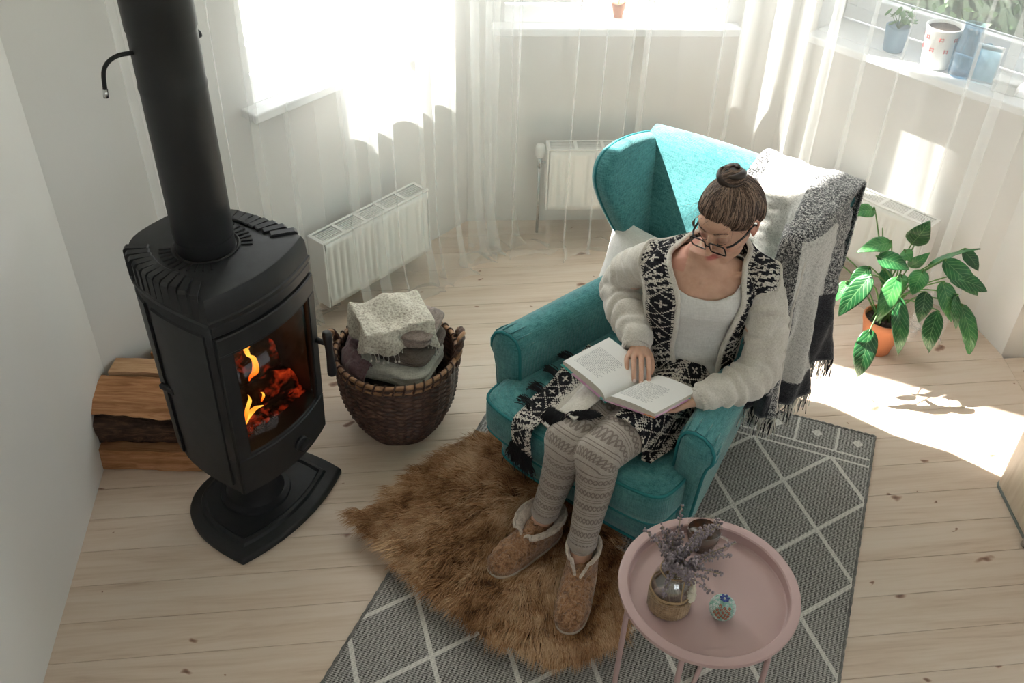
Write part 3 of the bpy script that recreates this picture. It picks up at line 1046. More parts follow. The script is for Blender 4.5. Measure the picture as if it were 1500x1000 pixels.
# fire: charred logs, embers, flames
t = NT('glowing charred wood')
v = t.coord('Object', (1, 1, 1))
n1 = t.noise(v, 13, 5, .65, .6)
n2 = t.noise(v, 60, 3)
t.color(t.ramp(n2, [(.3, (.012, .008, .007)), (.7, (.06, .035, .026))]))
t.set(Roughness=.95)
t.b.inputs['Specular IOR Level'].default_value = 0
t.l(t.ramp(n1, [(.53, (0, 0, 0)), (.64, (.30, .022, .006)), (.74, (.9, .11, .02)), (.86, (1, .40, .07))]), t.b.inputs['Emission Color'])
t.b.inputs['Emission Strength'].default_value = 1.5
M_ember = t.m
def firelog(p0, p1, r_, seed):
    m = 18
    pts = [Vector(p0).lerp(Vector(p1), k / m) for k in range(m + 1)]
    V, F = tube(pts, r_, 14)
    V = [tuple(Vector(q) + Vector(mnoise.noise_vector((q[0] * 22 + seed, q[1] * 22, q[2] * 22))) * .014) for q in V]
    return mesh('burning_log', (V, F), M_ember, st)
firelog((.02, -.15, .50), (.10, .14, .49), .045, 1)
firelog((.10, -.14, .49), (.02, .15, .50), .040, 2)
firelog((-.02, -.13, .56), (.07, .12, .60), .045, 3)
firelog((.06, -.13, .62), (-.03, .10, .66), .036, 4)
firelog((.0, .12, .55), (.05, -.06, .72), .034, 5)
mesh('ember_bed', grid(lambda u, v: (-.10 + .25 * u, -.165 + .33 * v, .446 + .018 * mnoise.noise((u * 7, v * 8, 2)) + .012 * mnoise.noise((u * 20, v * 24, 2))), 24, 30), M_ember, st)
def flame_mat():
    t = NT('flame')
    lw = t.n('SeparateXYZ')
    tc = t.n('TexCoord')
    t.l(tc.outputs['Generated'], lw.inputs[0])
    em = t.n('Emission')
    nz = t.noise(t.coord('Object', (14, 14, 9)), 1, 3)
    f = t.math('ADD', lw.outputs[2], t.math('MULTIPLY', t.math('SUBTRACT', nz, .5), .9))
    t.l(t.ramp(f, [(0, (1, .09, .006)), (.3, (1, .28, .02)), (.65, (1, .55, .08)), (1, (1, .30, .03))]), em.inputs[0])
    em.inputs[1].default_value = 3.2
    t.l(em.outputs[0], t.out.inputs[0])
    return t.m
M_flame = flame_mat()
def flame(pts, rs, seed):
    P = catmull(pts, 8)
    rr = np.interp(np.linspace(0, 1, len(P)), np.linspace(0, 1, len(rs)), rs)
    V, F = tube(P, list(rr), 10, flat=.45)
    V = [tuple(Vector(q) + Vector(mnoise.noise_vector((q[0] * 30 + seed, q[1] * 30, q[2] * 30))) * .006) for q in V]
    return mesh('flame', (V, F), M_flame, st)
flame([(.13, -.050, .625), (.13, -.018, .650), (.13, -.014, .68), (.13, -.035, .72), (.13, -.045, .755), (.13, -.030, .785)], [.002, .013, .010, .011, .013, .001], 1)
flame([(.13, -.042, .735), (.13, -.018, .757), (.13, -.002, .772), (.13, .008, .790)], [.004, .009, .006, .001], 2)
flame([(.145, -.120, .50), (.145, -.085, .525), (.145, -.055, .53), (.145, -.03, .522)], [.003, .010, .008, .002], 3)
flame([(.145, -.108, .515), (.145, -.088, .545), (.145, -.075, .575), (.145, -.078, .60)], [.003, .009, .006, .001], 4)
flame([(.10, -.15, .775), (.10, -.125, .795), (.10, -.10, .815)], [.006, .012, .002], 5)
flame([(.145, -.030, .535), (.145, -.020, .555), (.145, -.026, .570)], [.002, .006, .001], 6)
fl_l = bpy.data.lights.new('fire_light', 'POINT')
fl_l.energy = .22
fl_l.color = (1, .32, .06)
fl_l.shadow_soft_size = .05
flo = bpy.data.objects.new('fire_light', fl_l)
col.objects.link(flo)
flo.parent = st
flo.location = (.09, 0, .70)
# ------------------------------------------------------------------ teal wing armchair (local: x = sitter's left, -y = forward)
CH = (.49, 2.56, 0)
CA = math.atan2(-.656, .755)
CA_CH = CA + R(2.5)
M_teal = fabric('teal woven upholstery', (.026, .150, .166), (.10, .32, .33), 700, blot=.06, bump=.55, sheen=.35)
M_pipe_teal = mat('teal piping', (.014, .17, .185), .85, bump=.2)
M_leg = mat('honey coloured leg', (.50, .27, .11), .4, var=.15, vscale=14, stretch=(1, 1, .2))
ch = empty('wing_armchair', CH, CA_CH, 'teal wingback armchair with rolled arms where the woman sits', 'armchair')
# seat base and cushion: T-shaped, bowed front
def seat_outline(front, half, back, wback, bow, n=26):
    pts = []
    for k in range(n + 1):
        s = -1 + 2 * k / n
        e = math.copysign(abs(math.sin(s * PI / 2)) ** .9, s)
        x = half * e
        y = -(front - bow * abs(s) ** 2.6 - .06 * abs(s) ** 9)
        pts.append((x, y))
    R_ = [(half, -front + bow + .10), (half - .03, -.20), (wback + .055, -.02), (wback + .02, .14), (wback - .02, back - .10), (wback - .06, back - .02), (wback - .11, back)]
    pts += R_ + [(-a_, b_) for a_, b_ in R_[::-1]]
    return pts
SO = seat_outline(.528, .354, .30, .265, .055)
def inset(P, k, c=(0, -.12)):
    return [(c[0] + (p[0] - c[0]) * k, c[1] + (p[1] - c[1]) * k) for p in P]
def puff(P, z0, z1, k0=.955, crown=.02):
    rg = [ring(inset(P, .86), z0), ring(inset(P, k0), z0 + .001), ring(inset(P, .99), z0 + .016), ring(P, z0 + .04), ring(P, z1 - .028), ring(inset(P, .992), z1 - .010), ring(inset(P, .965), z1)]
    for k, dz in ((.9, .006), (.75, .013), (.5, .018), (.2, .02)):
        rg.append(ring(inset(P, k), z1 + crown * dz / .02))
    return loft(rg)
mesh('seat_cushion', puff(SO, .285, .425), M_teal, ch)
def pipe_ring(name, P, z, r_=.0055, k=.985, seg=(0, None), par=None):
    pts = [(p[0], p[1], z) for p in inset(P, k)][seg[0]:seg[1]]
    return mesh(name, tube(pts, r_, 7), M_pipe_teal, par or ch)
pipe_ring('cushion_piping', SO, .417, k=.990, seg=(0, 28))
pipe_ring('cushion_piping', SO, .298, k=.985, seg=(0, 28))
BO = seat_outline(.448, .345, .43, .215, .050)
mesh('seat_base', loft([ring(inset(BO, .93), .105), ring(inset(BO, .985), .115), ring(BO, .16), ring(BO, .27), ring(inset(BO, .985), .292)]), M_teal, ch)
pipe_ring('base_piping', BO, .120, k=.992, seg=(0, 29))
for sx, fy, spl in ((-.27, -.32, 1), (.27, -.32, 1), (-.12, .36, -1), (.12, .36, -1)):
    z1 = .112
    mesh('leg', tube([(sx, fy, z1), (sx + .012 * (1 if sx > 0 else -1), fy - .02 * spl, .012)], [.027, .017], 16), M_leg, ch)
# arms: rolled over outwards, wider apart in front
def arm(sd):
    root = None
    def sec(t, k=1.0):
        # t 0 front .. 1 back
        y = -.36 + .60 * t
        c = .358 - .118 * t
        top = .600 + .022 * t
        P = [(-.072, .28), (-.068, .36), (-.062, .45), (-.060, .52), (-.056, .56), (-.040, .588), (-.012, .600), (.022, .598), (.052, .580), (.066, .552), (.066, .520), (.050, .490), (.042, .45), (.036, .38), (.028, .28), (.018, .17), (-.03, .17)]
        out = []
        for a, z in P:
            a2 = a * k
            zz = .40 + (z + (top - .6) - .40) * (1 if k == 1 else .5 + .5 * k)
            out.append((sd * (c + a2), y, zz))
        return out
    rings = []
    m = 16
    s0 = [(p[0], p[1] + .008, p[2]) for p in sec(0, .93)]
    rings.append(s0)
    for k in range(m + 1):
        t_ = k / m
        rings.append(sec(t_))
    a_ = mesh('arm', loft(rings), M_teal, ch, auto=70)
    # pleated front facing with piping
    f0 = [(p[0], p[1] - .001, p[2]) for p in sec(0, .90)]
    f1 = [(p[0], p[1] - .014, p[2]) for p in sec(0, .80)]
    f2 = [(p[0], p[1] - .018, p[2]) for p in sec(0, .45)]
    ff = mesh('arm_facing', loft([f0, f1, f2]), M_teal, a_, auto=60)
    pp = [(p[0], p[1] - .004, p[2]) for p in sec(0, .95)]
    mesh('facing_piping', tube(pp[:16], .0055, 7), M_pipe_teal, a_)
    for k in range(7):
        q = sec(0.0)[4 + k]
        q2 = sec(.10)[4 + k]
        mesh('pleat', tube([(q[0], q[1] + .002, q[2] + .0005), ((q[0] + q2[0]) / 2, (q[1] + q2[1]) / 2, (q[2] + q2[2]) / 2 + .002), q2], [.0035, .003, .0008], 6), M_teal, a_)
    return a_
arm(-1)
arm(1)
# back and wings
def back_pt(u, v, off=0):
    """u -1..1 across, v 0..1 up"""
    x = .365 * u * (1 - .16 * (1 - v))
    z = .40 + .60 * v + .020 * (1 - u * u) * v
    y = .285 + .105 * v + .02 * sin(v * PI) * -1 - .020 * (1 - u * u) * sin(min(1, v * 1.1) * PI) - off
    return (x, y, z)
NB = 18
rg = []
for k in range(NB + 1):
    v = k / NB
    row = [back_pt(-1 + 2 * i / 16, v) for i in range(17)]
    rg.append(row)
tops = []
for q, (dy, dz) in enumerate(((.012, .020), (.035, .033), (.065, .034), (.095, .020), (.108, -.01))):
    rg.append([(p[0] * (1 + .01 * q) * (.93 if p[0] > 0 else 1), p[1] + dy, p[2] + dz) for p in rg[NB]])
for v in (.8, .55, .3, 0, -.35):
    rg.append([(back_pt(-1 + 2 * i / 16, max(v, 0))[0] * (1.05 if i < 8 else .93), (.505 - .035 * (1 - v)), .40 + .60 * v) for i in range(17)])
mesh('backrest', loft(rg, closed=False), M_teal, ch)
WO = [(.36, .50), (.285, .545), (.262, .60), (.215, .70), (.165, .80), (.125, .90), (.115, .965), (.145, 1.022), (.205, 1.047), (.29, 1.045), (.38, 1.028), (.46, 1.00), (.505, .95), (.50, .80), (.485, .62), (.47, .46)]
def wing(sd):
    W = [(q[0], q[1]) for q in catmull([(p[0], p[1], 0) for p in WO], 3)]
    c = (.33, .78)
    def rr_(k, s):
        out = []
        for y, z in W:
            if sd > 0: z -= .035 * max(0, (z - .85) / .2)
            yy, zz = c[0] + (y - c[0]) * k, c[1] + (z - c[1]) * k
            x = .352 - .115 * min(1, max(0, (1.0 - zz) / .45)) * (.6 + .9 * max(0, yy - .1)) + .05 * max(0, (.42 - yy)) * min(1, max(0, (zz - .55) / .3)) + s
            out.append((sd * x * (.87 if sd > 0 else .96), yy, zz))
        return out
    prof = [(.70, -.016), (.86, -.014), (.94, -.008), (.985, .002), (1.0, .018), (1.0, .036), (.985, .052), (.95, .062), (.88, .067), (.6, .069)]
    a_ = mesh('wing', loft([rr_(k, s) for k, s in prof]), M_teal, ch)
    mesh('wing_piping', tube(rr_(.992, .040)[:34], .005, 7), M_pipe_teal, a_)
wing(-1)
wing(1)
for sd in (-1, 1):
    pan = []
    for k in range(13):
        y = -.30 + .76 * k / 12
        xb = float(np.interp(y, [-.3, -.02, .14, .33, .46], [.355, .275, .235, .19, .12]))
        xt = float(np.interp(y, [-.3, 0, .2, .46], [.385, .31, .28, .29]))
        pan.append([(sd * xb, y, .17), (sd * (xb * .6 + xt * .4 + .01), y, .33), (sd * xt, y, .50), (sd * (xt - .03), y, .50), (sd * (xb - .04), y, .17)])
    mesh('outside_panel', loft(pan), M_teal, ch)
# white cushion tucked behind the sitter
M_white_cloth = fabric('white cotton cover', (.72, .70, .67), (.84, .82, .79), 900, bump=.2)
def cushion(w_, h_, t_, n=20):
    def side(sg):
        def fn(u, v):
            a, b = 2 * u - 1, 2 * v - 1
            e = (1 - abs(a) ** 2.6) ** .55 * (1 - abs(b) ** 2.6) ** .55
            pin = 1 - .07 * (1 - abs(a)) * abs(b) ** 3 - .0
            return (w_ / 2 * a * (1 - .08 * (1 - b * b) * abs(a) ** 4), sg * t_ / 2 * e, h_ / 2 * b * (1 - .08 * (1 - a * a) * abs(b) ** 4))
        return grid(fn, n, n)
    v1, f1 = side(-1); v2, f2 = side(1)
    return join((v1, f1), (v2, [q[::-1] for q in f2]))
cu = mesh('throw_pillow', cushion(.36, .36, .13), M_white_cloth)
cu.location = (.49 - .205 * .755 + .190 * .656, 2.56 + .205 * .656 + .190 * .755, .585)
cu.rotation_euler = (R(-14), R(6), CA + R(8))
tag(cu, 'plain white cushion tucked behind the woman in the armchair', 'cushion')

# ------------------------------------------------------------------ woven throw over the right wing and back
def throw_mat():
    t = NT('black and white wool throw')
    at_ = t.n('Attribute'); at_.attribute_name = 'band'
    v = t.coord('Object')
    sp = t.noise(v, 260, 3, .7)
    sp2 = t.noise(v, 120, 2, .6)
    big = t.noise(v, 14, 3)
    M = t.math
    f = M('ADD', M('MULTIPLY', sp, .65), M('MULTIPLY', sp2, .35))
    lightc = t.ramp(f, [(.35, (.36, .345, .32)), (.5, (.62, .60, .565)), (.68, (.78, .76, .72))])
    speck = t.ramp(f, [(.44, (.018, .018, .022)), (.50, (.16, .16, .165)), (.58, (.62, .60, .57)), (.7, (.76, .74, .70))])
    dark = t.ramp(f, [(.4, (.012, .012, .016)), (.62, (.05, .05, .058)), (.75, (.25, .25, .25))])
    b = at_.outputs['Fac']
    c = t.mix(M('GREATER_THAN', b, .33), lightc, speck)
    c = t.mix(M('GREATER_THAN', b, .66), c, dark)
    t.color(c)
    t.set(Roughness=.95)
    t.b.inputs['Sheen Weight'].default_value = .3
    t.b.inputs['Specular IOR Level'].default_value = .1
    t.bump(M('ADD', f, big), .8, .004)
    return t.m
M_throw = throw_mat()
THP = catmull([(.035, .345, 0), (.125, .335, 0), (.225, .325, 0), (.274, .27, 0), (.286, .18, 0), (.310, .110, 0), (.342, .104, 0), (.372, .15, 0), (.378, .27, 0), (.368, .40, 0)], 9)
def th_top(t_):   # height of the fold over the chair
    return 1.060 + .012 * max(0, min(1, (t_ - .35) / .15)) - .03 * max(0, t_ - .7)
def th_bot(t_):
    return float(np.interp(t_, [0, .22, .34, .42, .50, .56, .64, .80, .88, 1], [.70, .66, .62, .50, .41, .38, .38, .40, .47, .48]))
NT_, NV_ = 150, 74
tv, tb = [], []
for i in range(NT_ + 1):
    t_ = i / NT_
    k = t_ * (len(THP) - 1)
    a = int(min(k, len(THP) - 2)); fr = k - a
    p = THP[a] * (1 - fr) + THP[a + 1] * fr
    tg = THP[min(a + 1, len(THP) - 1)] - THP[a]
    nrm = np.array([tg[1], -tg[0], 0]); nrm = nrm / (np.linalg.norm(nrm) + 1e-9)
    rear = np.array([.02 + .332 * min(1, t_ * 1.35), .525, 0]) if t_ < .8 else np.array([.357 + .02 * (t_ - .8), .525 - .05 * (t_ - .8), 0])
    zt, zb = th_top(t_), th_bot(t_)
    for j in range(NV_ + 1):
        v = j / NV_
        if v < .16:      # behind the chair
            q = v / .16
            P = np.array([rear[0], rear[1] + .012, .72 + (zt - .03 - .72) * q])
        elif v < .34:    # over the top
            q = (v - .16) / .18
            e = q * q * (3 - 2 * q)
            P = rear * (1 - e) + p * e
            P = np.array([P[0], P[1] + .012 * (1 - e), zt - .03 * (1 - sin(PI * min(1, q * 1.0)) ) - .015 * q])
            P[2] += .010 * mnoise.noise((P[0] * 14, P[1] * 14, 3))
        else:
            q = (v - .34) / .66
            z = (zt - .045) + (zb - (zt - .045)) * q
            free = min(1, max(0, (t_ - .34) / .2)) * q ** .8
            wv = .030 * free * sin(t_ * 47 + 1.2 * sin(q * 3)) + .012 * free * sin(t_ * 101 + q * 4)
            wv += .005 * mnoise.noise((t_ * 9, q * 7, 4)) + .006 * mnoise.noise((t_ * 22, q * 12, 7))
            push = .012 + (.020 + .02 * min(1, (1 - z) * 1.3)) * free * (1 if t_ > .45 else .4)
            P = np.array([p[0], p[1], 0]) - nrm * 0 + nrm * (wv + push) * (1)
            P = np.array([P[0], P[1], z])
        # inner front part stays just proud of the backrest
        tv.append(tuple(P))
        band = 0.0
        if .40 < t_ < .70 or (v < .34 and t_ > .46) or t_ > .90: band = .5
        if t_ <= .07: band = .5
        if .735 < t_ < .80 and v > .34: band = 0
        if v > .90 and .40 < t_: band = .9
        if .70 <= t_ <= .74 and v > .55: band = .5
        if .84 < t_ <= .97 and v > .66: band = .9
        tb.append(band)
tf = [(i * (NV_ + 1) + j, (i + 1) * (NV_ + 1) + j, (i + 1) * (NV_ + 1) + j + 1, i * (NV_ + 1) + j + 1) for i in range(NT_) for j in range(NV_)]
th = empty('knitted_throw', CH, CA_CH, 'black, grey and cream wool throw with a fringe draped over the armchair wing', 'throw blanket')
tc_ = mesh('cloth', (tv, tf), M_throw, th)
at_ = tc_.data.attributes.new('band', 'FLOAT', 'POINT')
at_.data.foreach_set('value', tb)
solidify(tc_, .007, 0)
M_cream_yarn = mat('cream yarn', (.66, .62, .56), .95, bump=.3, bscale=300)
M_black_yarn = mat('black yarn', (.015, .015, .018), .95, var=.3)
edge = [tv[i * (NV_ + 1) + NV_] for i in range(NT_ + 1)]
fr_l, fr_d = [], []
for i in range(int(NT_ * .40), NT_ + 1):
    for r_ in range(4):
        b = np.array(edge[i]) + np.array([random.gauss(0, .003), random.gauss(0, .003), 0])
        L = random.uniform(.05, .085)
        sw = np.array([random.gauss(0, .010), random.gauss(0, .010), 0])
        s_ = [b, b + sw * .3 + [0, 0, -L * .35], b + sw * .8 + [0, 0, -L * .7], b + sw + [0, 0, -L]]
        (fr_d if random.random() < .45 else fr_l).append(s_)
curves('fringe', fr_l, .0013, M_cream_yarn, th, False)['kind'] = 'stuff'
curves('fringe', fr_d, .0013, M_black_yarn, th, False)['kind'] = 'stuff'
ei = int(NT_ * .735)
mesh('selvedge', tube([tv[ei * (NV_ + 1) + j] for j in range(30, NV_ + 1, 2)], .006, 7), M_cream_yarn, th)
# ------------------------------------------------------------------ the reading woman (same local frame as the chair: f forward, s to her left)
def L3(f, s, z): return (s, -f, z)
def remesh(vfs, voxel, smooth=4, fac=.5):
    v, f = join(*vfs)
    me = bpy.data.meshes.new('tmp')
    me.from_pydata(v, [], f)
    o = bpy.data.objects.new('tmp', me)
    col.objects.link(o)
    bm = bmesh.new(); bm.from_mesh(me); bmesh.ops.recalc_face_normals(bm, faces=bm.faces); bm.to_mesh(me); bm.free()
    md = o.modifiers.new('r', 'REMESH'); md.mode = 'VOXEL'; md.voxel_size = voxel; md.adaptivity = 0
    if smooth:
        m2 = o.modifiers.new('s', 'SMOOTH'); m2.factor = fac; m2.iterations = smooth
    dg = bpy.context.evaluated_depsgraph_get()
    ev = o.evaluated_get(dg)
    em = ev.to_mesh()
    n = len(em.vertices)
    co = np.empty(n * 3, np.float32); em.vertices.foreach_get('co', co)
    nr = np.empty(n * 3, np.float32); em.vertices.foreach_get('normal', nr)
    F = [tuple(p.vertices) for p in em.polygons]
    ev.to_mesh_clear()
    bpy.data.objects.remove(o)
    bpy.data.meshes.remove(me)
    return co.reshape(-1, 3).astype(float), nr.reshape(-1, 3).astype(float), F

def fast_mesh(name, V, F, m, parent, attrs=None):
    me = bpy.data.meshes.new(name)
    me.from_pydata([tuple(q) for q in V], [], F)
    me.shade_smooth()
    for k, a in (attrs or {}).items():
        a = np.asarray(a, np.float32)
        if a.ndim == 2:
            at = me.attributes.new(k, 'FLOAT_VECTOR', 'POINT'); at.data.foreach_set('vector', a.reshape(-1))
        else:
            at = me.attributes.new(k, 'FLOAT', 'POINT'); at.data.foreach_set('value', a)
    return link(name, me, parent, m)

def limb(pts, rs, n=18, per=7, flat=1.0):
    P = catmull([L3(*p) for p in pts], per)
    t = np.linspace(0, 1, len(P))
    r_ = np.interp(t, np.linspace(0, 1, len(rs)), rs)
    V, F = tube(P, list(r_), n, flat=flat)
    a, b = P[0], P[-1]
    return join((V, F), sph(a, r_[0], n, 8), sph(b, r_[-1], n, 8))

TR = np.array([(.46, .06, .09, .17, .12, 12), (.52, .04, .09, .168, .118, 14), (.60, .005, .095, .15, .112, 18), (.68, .0, .105, .137, .108, 22), (.75, .01, .113, .14, .112, 26), (.80, .02, .12, .148, .120, 27),
               (.85, .025, .126, .155, .115, 27), (.89, .03, .131, .158, .098, 27), (.925, .035, .135, .135, .075, 26), (.95, .04, .138, .095, .062, 24), (.97, .045, .14, .065, .055, 20), (1.0, .055, .145, .052, .052, 12)])
def tp(a, z, off=0.0):
    f, s, w_, d, y = [np.interp(z, TR[:, 0], TR[:, k]) for k in range(1, 6)]
    a = R(a); y = R(y)
    fx = math.copysign(abs(cos(a)) ** .85, cos(a)) * (d + off)
    sx = math.copysign(abs(sin(a)) ** .85, sin(a)) * (w_ + off)
    return L3(f + fx * cos(y) - sx * sin(y), s + fx * sin(y) + sx * cos(y), z)
def torso(off=0.0, z0=.46, z1=1.0, n=40, m=40):
    return loft([[tp(360 * k / n, z0 + (z1 - z0) * j / m, off) for k in range(n)] for j in range(m + 1)])

pe = empty('person', CH, CA, 'woman with a hair bun in a cream patterned cardigan reading in the teal armchair', 'person')
# head frame
HCN = Vector(L3(.02, .18, 1.085))
psi, thp, rol = R(-2), R(-21), R(8)
hor = Vector(L3(cos(psi), sin(psi), 0)); zz = Vector((0, 0, 1))
Hh = hor * cos(thp) + zz * sin(thp)
Hu = -hor * sin(thp) + zz * cos(thp)
Hl = Vector(L3(-sin(psi), cos(psi), 0))
Hl, Hu = Hl * cos(rol) + Hu * sin(rol), Hu * cos(rol) - Hl * sin(rol)
HM = Matrix(((Hl.x, Hh.x, Hu.x, HCN.x), (Hl.y, Hh.y, Hu.y, HCN.y), (Hl.z, Hh.z, Hu.z, HCN.z), (0, 0, 0, 1)))
def hp(a, b, c): return tuple(HM @ Vector((a, b, c)))
def hs(c, r_, n=22, m=14): return xf(sph(c, r_, n, m), HM)
def hl(pts, rs, n=12): return xf(tube(catmull(pts, 6), list(np.interp(np.linspace(0, 1, 6 * (len(pts) - 1) + 1), np.linspace(0, 1, len(rs)), rs)), n), HM)
head = [hs((0, -.018, .034), (.074, .092, .082)), hs((0, .012, -.005), (.068, .074, .085)), hs((0, .030, -.050), (.053, .055, .056)), hs((0, .058, -.088), (.026, .026, .021)),
        hs((0, .050, -.075), (.036, .034, .032)), hs((.034, .048, -.028), (.026, .028, .026)), hs((-.034, .048, -.028), (.026, .028, .026)),
        hl([(0, .083, .018), (0, .094, .0), (0, .103, -.020)], [.0075, .008, .0095]), hs((0, .107, -.0265), (.0112, .0115, .0095)), hs((.0105, .095, -.029), (.0065, .008, .0065)), hs((-.0105, .095, -.029), (.0065, .008, .0065)),
        hs((0, .052, .045), (.055, .034, .035)), hs((.031, .070, .026), (.022, .012, .007)), hs((-.031, .070, .026), (.022, .012, .007)),
        hs((.031, .070, .006), (.0165, .0135, .0115)), hs((-.031, .070, .006), (.0165, .0135, .0115)),
        hs((0, .0835, -.0525), (.0185, .0085, .0055)), hs((0, .082, -.0625), (.0165, .0085, .0065)), hs((0, .078, -.046), (.014, .008, .008))]
for sd in (1, -1):
    ear = xf(sph((0, 0, 0), (.006, .017, .030), 14, 12), HM @ Matrix.Translation((sd * .0745, -.008, -.004)) @ Matrix.Rotation(sd * R(-22), 4, 'Z') @ Matrix.Rotation(R(-12), 4, 'X'))
    head += [ear, hl([(sd * .076, .004, .018), (sd * .083, -.012, .024), (sd * .086, -.024, .008), (sd * .081, -.018, -.016), (sd * .074, -.002, -.030)], [.003, .0045, .0045, .004, .005], 8)]
neck = limb([(.035, .145, .93), (.025, .158, .98), (.008, .172, 1.05)], [.062, .052, .052], 20)
clav = [limb([(.095, .12, .905), (.085, .02, .925)], [.012, .010], 8), limb([(.10, .175, .91), (.02, .26, .94)], [.012, .010], 8)]
SHR, ELR, WRR = (.085, -.028, .880), (.045, -.150, .705), (.205, .040, .672)
SHL_, ELL, WRL = (-.045, .288, .895), (.02, .372, .640), (.225, .302, .614)
arms = [limb([SHR, ELR], [.050, .046, .042]), limb([ELR, (.12, -.06, .69), WRR], [.043, .041, .028]), limb([SHL_, ELL], [.050, .046, .042]), limb([ELL, (.10, .36, .628), WRL], [.043, .041, .028])]
FR = [((.268, .052, .652), (.288, .066, .650), (.304, .083, .627), .0074), ((.257, .069, .658), (.286, .091, .655), (.310, .113, .626), .0079),
      ((.242, .086, .660), (.274, .110, .657), (.303, .134, .625), .0081), ((.224, .101, .656), (.257, .127, .653), (.286, .151, .626), .0079)]
def hand(wr, fingers, thumb, nrm_up):
    out = []
    kn = [f_[0] for f_ in fingers]
    for k in kn:
        out.append(limb([wr, tuple((wr[q] + k[q]) / 2 + (.004 if q == 2 else 0) for q in range(3)), k], [.016, .0125, .0085], 12))
    for a, b, c, r_ in fingers:
        out.append(limb([tuple((wr[q] * .2 + a[q] * .8) for q in range(3)), a, b, c], [r_ * 1.15, r_ * 1.1, r_ * 1.0, r_ * .92], 12))
    out.append(limb(thumb, [.014, .011, .0095, .0085], 12))
    return out
handR = hand((.205, .046, .668), FR, [(.200, .062, .662), (.203, .092, .645), (.222, .116, .632), (.243, .128, .624)], 1)
FLh = [((.268, .235, .592), (.290, .195, .590), (.300, .165, .591), .0078), ((.280, .242, .590), (.306, .204, .588), (.318, .172, .590), .0079), ((.291, .250, .589), (.318, .216, .587), (.332, .188, .589), .0078), ((.300, .260, .588), (.324, .234, .586), (.338, .214, .588), .0072)]
handL = hand((.240, .292, .604), FLh, [(.235, .270, .600), (.245, .235, .595), (.252, .210, .592), (.258, .190, .591)], 1)
HIPR, KNR, ANR = (.085, .02, .505), (.545, .052, .497), (.570, -.003, .115)
HIPL, KNL, ANL = (.075, .17, .505), (.535, .160, .503), (.603, .180, .125)
def leg(h, k, a, off=0.0, n=22):
    mid = tuple((h[q] + k[q]) / 2 for q in range(3))
    cf_ = tuple(k[q] * .66 + a[q] * .34 - (.016 if q == 0 else 0) for q in range(3))
    return [limb([h, mid, k], [.088 + off, .080 + off, .071 + off, .062 + off], n), limb([k, cf_, a], [.060 + off, .058 + off, .054 + off, .044 + off, .037 + off], n), sph(L3(*k), .0625 + off, n, 12)]
feet = []
for an, toe in ((ANR, (.735, -.016, .052)), (ANL, (.735, .260, .052))):
    hl_ = tuple(an[q] - .16 * (toe[q] - an[q]) for q in range(2)) + (.055,)
    feet += [limb([an, tuple(an[q] * .7 + hl_[q] * .3 for q in range(2)) + (.065,), ], [.036, .032], 14), limb([hl_, tuple((hl_[q] + toe[q]) / 2 for q in range(2)) + (.066,), toe], [.026, .030, .024], 14)]
body_parts = [torso(), neck] + clav + [q for q in head] + arms + handR + handL + leg(HIPR, KNR, ANR) + leg(HIPL, KNL, ANL) + feet
bV, bN, bF = remesh(body_parts, .0027, 3)
inv = HM.inverted()
hloc = np.array([tuple(inv @ Vector(q)) if q[2] > .93 else (9, 9, 9) for q in bV])
lip = np.exp(-(((hloc[:, 0]) / .017) ** 4 + ((hloc[:, 2] + .0575) / .0095) ** 4)) * (hloc[:, 1] > .07)
lid = np.maximum(np.exp(-(((hloc[:, 0] - .031) / .017) ** 4 + ((hloc[:, 2] - .006) / .010) ** 4)), np.exp(-(((hloc[:, 0] + .031) / .017) ** 4 + ((hloc[:, 2] - .006) / .010) ** 4))) * (hloc[:, 1] > .06)
cheek = np.maximum(np.exp(-(((hloc[:, 0] - .036) / .02) ** 2 + ((hloc[:, 2] + .025) / .02) ** 2)), np.exp(-(((hloc[:, 0] + .036) / .02) ** 2 + ((hloc[:, 2] + .025) / .02) ** 2))) * (hloc[:, 1] > .03)
earm = (np.abs(hloc[:, 0]) > .074) & (np.abs(hloc[:, 0]) < .2)
cheek = np.maximum(cheek * .7, earm * .9)
t = NT('fair skin')
def attrib(t, nm, out='Fac'):
    a = t.n('Attribute'); a.attribute_name = nm
    return a.outputs[out]
base = t.ramp(t.noise(t.coord('Object'), 35, 4), [(.3, (.58, .335, .235)), (.7, (.68, .42, .31))])
c = t.mix(t.math('MULTIPLY', attrib(t, 'cheek'), .55), base, (.60, .24, .19))
c = t.mix(attrib(t, 'lid'), c, (.42, .22, .165))
c = t.mix(attrib(t, 'lip'), c, (.50, .15, .13))
t.color(c)
t.set(Roughness=.48)
t.b.inputs['Subsurface Weight'].default_value = .12
t.b.inputs['Subsurface Radius'].default_value = (.012, .004, .002)
t.b.inputs['Specular IOR Level'].default_value = .35
t.bump(t.noise(t.coord('Object'), 700, 2), .08, .001)
M_skin = t.m
fast_mesh('body', bV, bF, M_skin, pe, {'lip': lip, 'lid': lid, 'cheek': cheek})
M_nail = mat('pale nail varnish', (.80, .62, .58), .22, var=.03)
for a, b, c_, r_ in FR:
    d = (Vector(L3(*c_)) - Vector(L3(*b))).normalized()
    up = Vector((0, 0, 1)); sdv = d.cross(up).normalized(); nn = sdv.cross(d).normalized()
    Mx = Matrix(((sdv.x, d.x, nn.x, 0), (sdv.y, d.y, nn.y, 0), (sdv.z, d.z, nn.z, 0), (0, 0, 0, 1)))
    ctr = Vector(L3(*c_)) + nn * (r_ * .66) + d * .003
    mesh('fingernail', xf(sph((0, 0, 0), (.0052, .0072, .0028), 12, 8), Matrix.Translation(ctr) @ Mx), M_nail, pe)
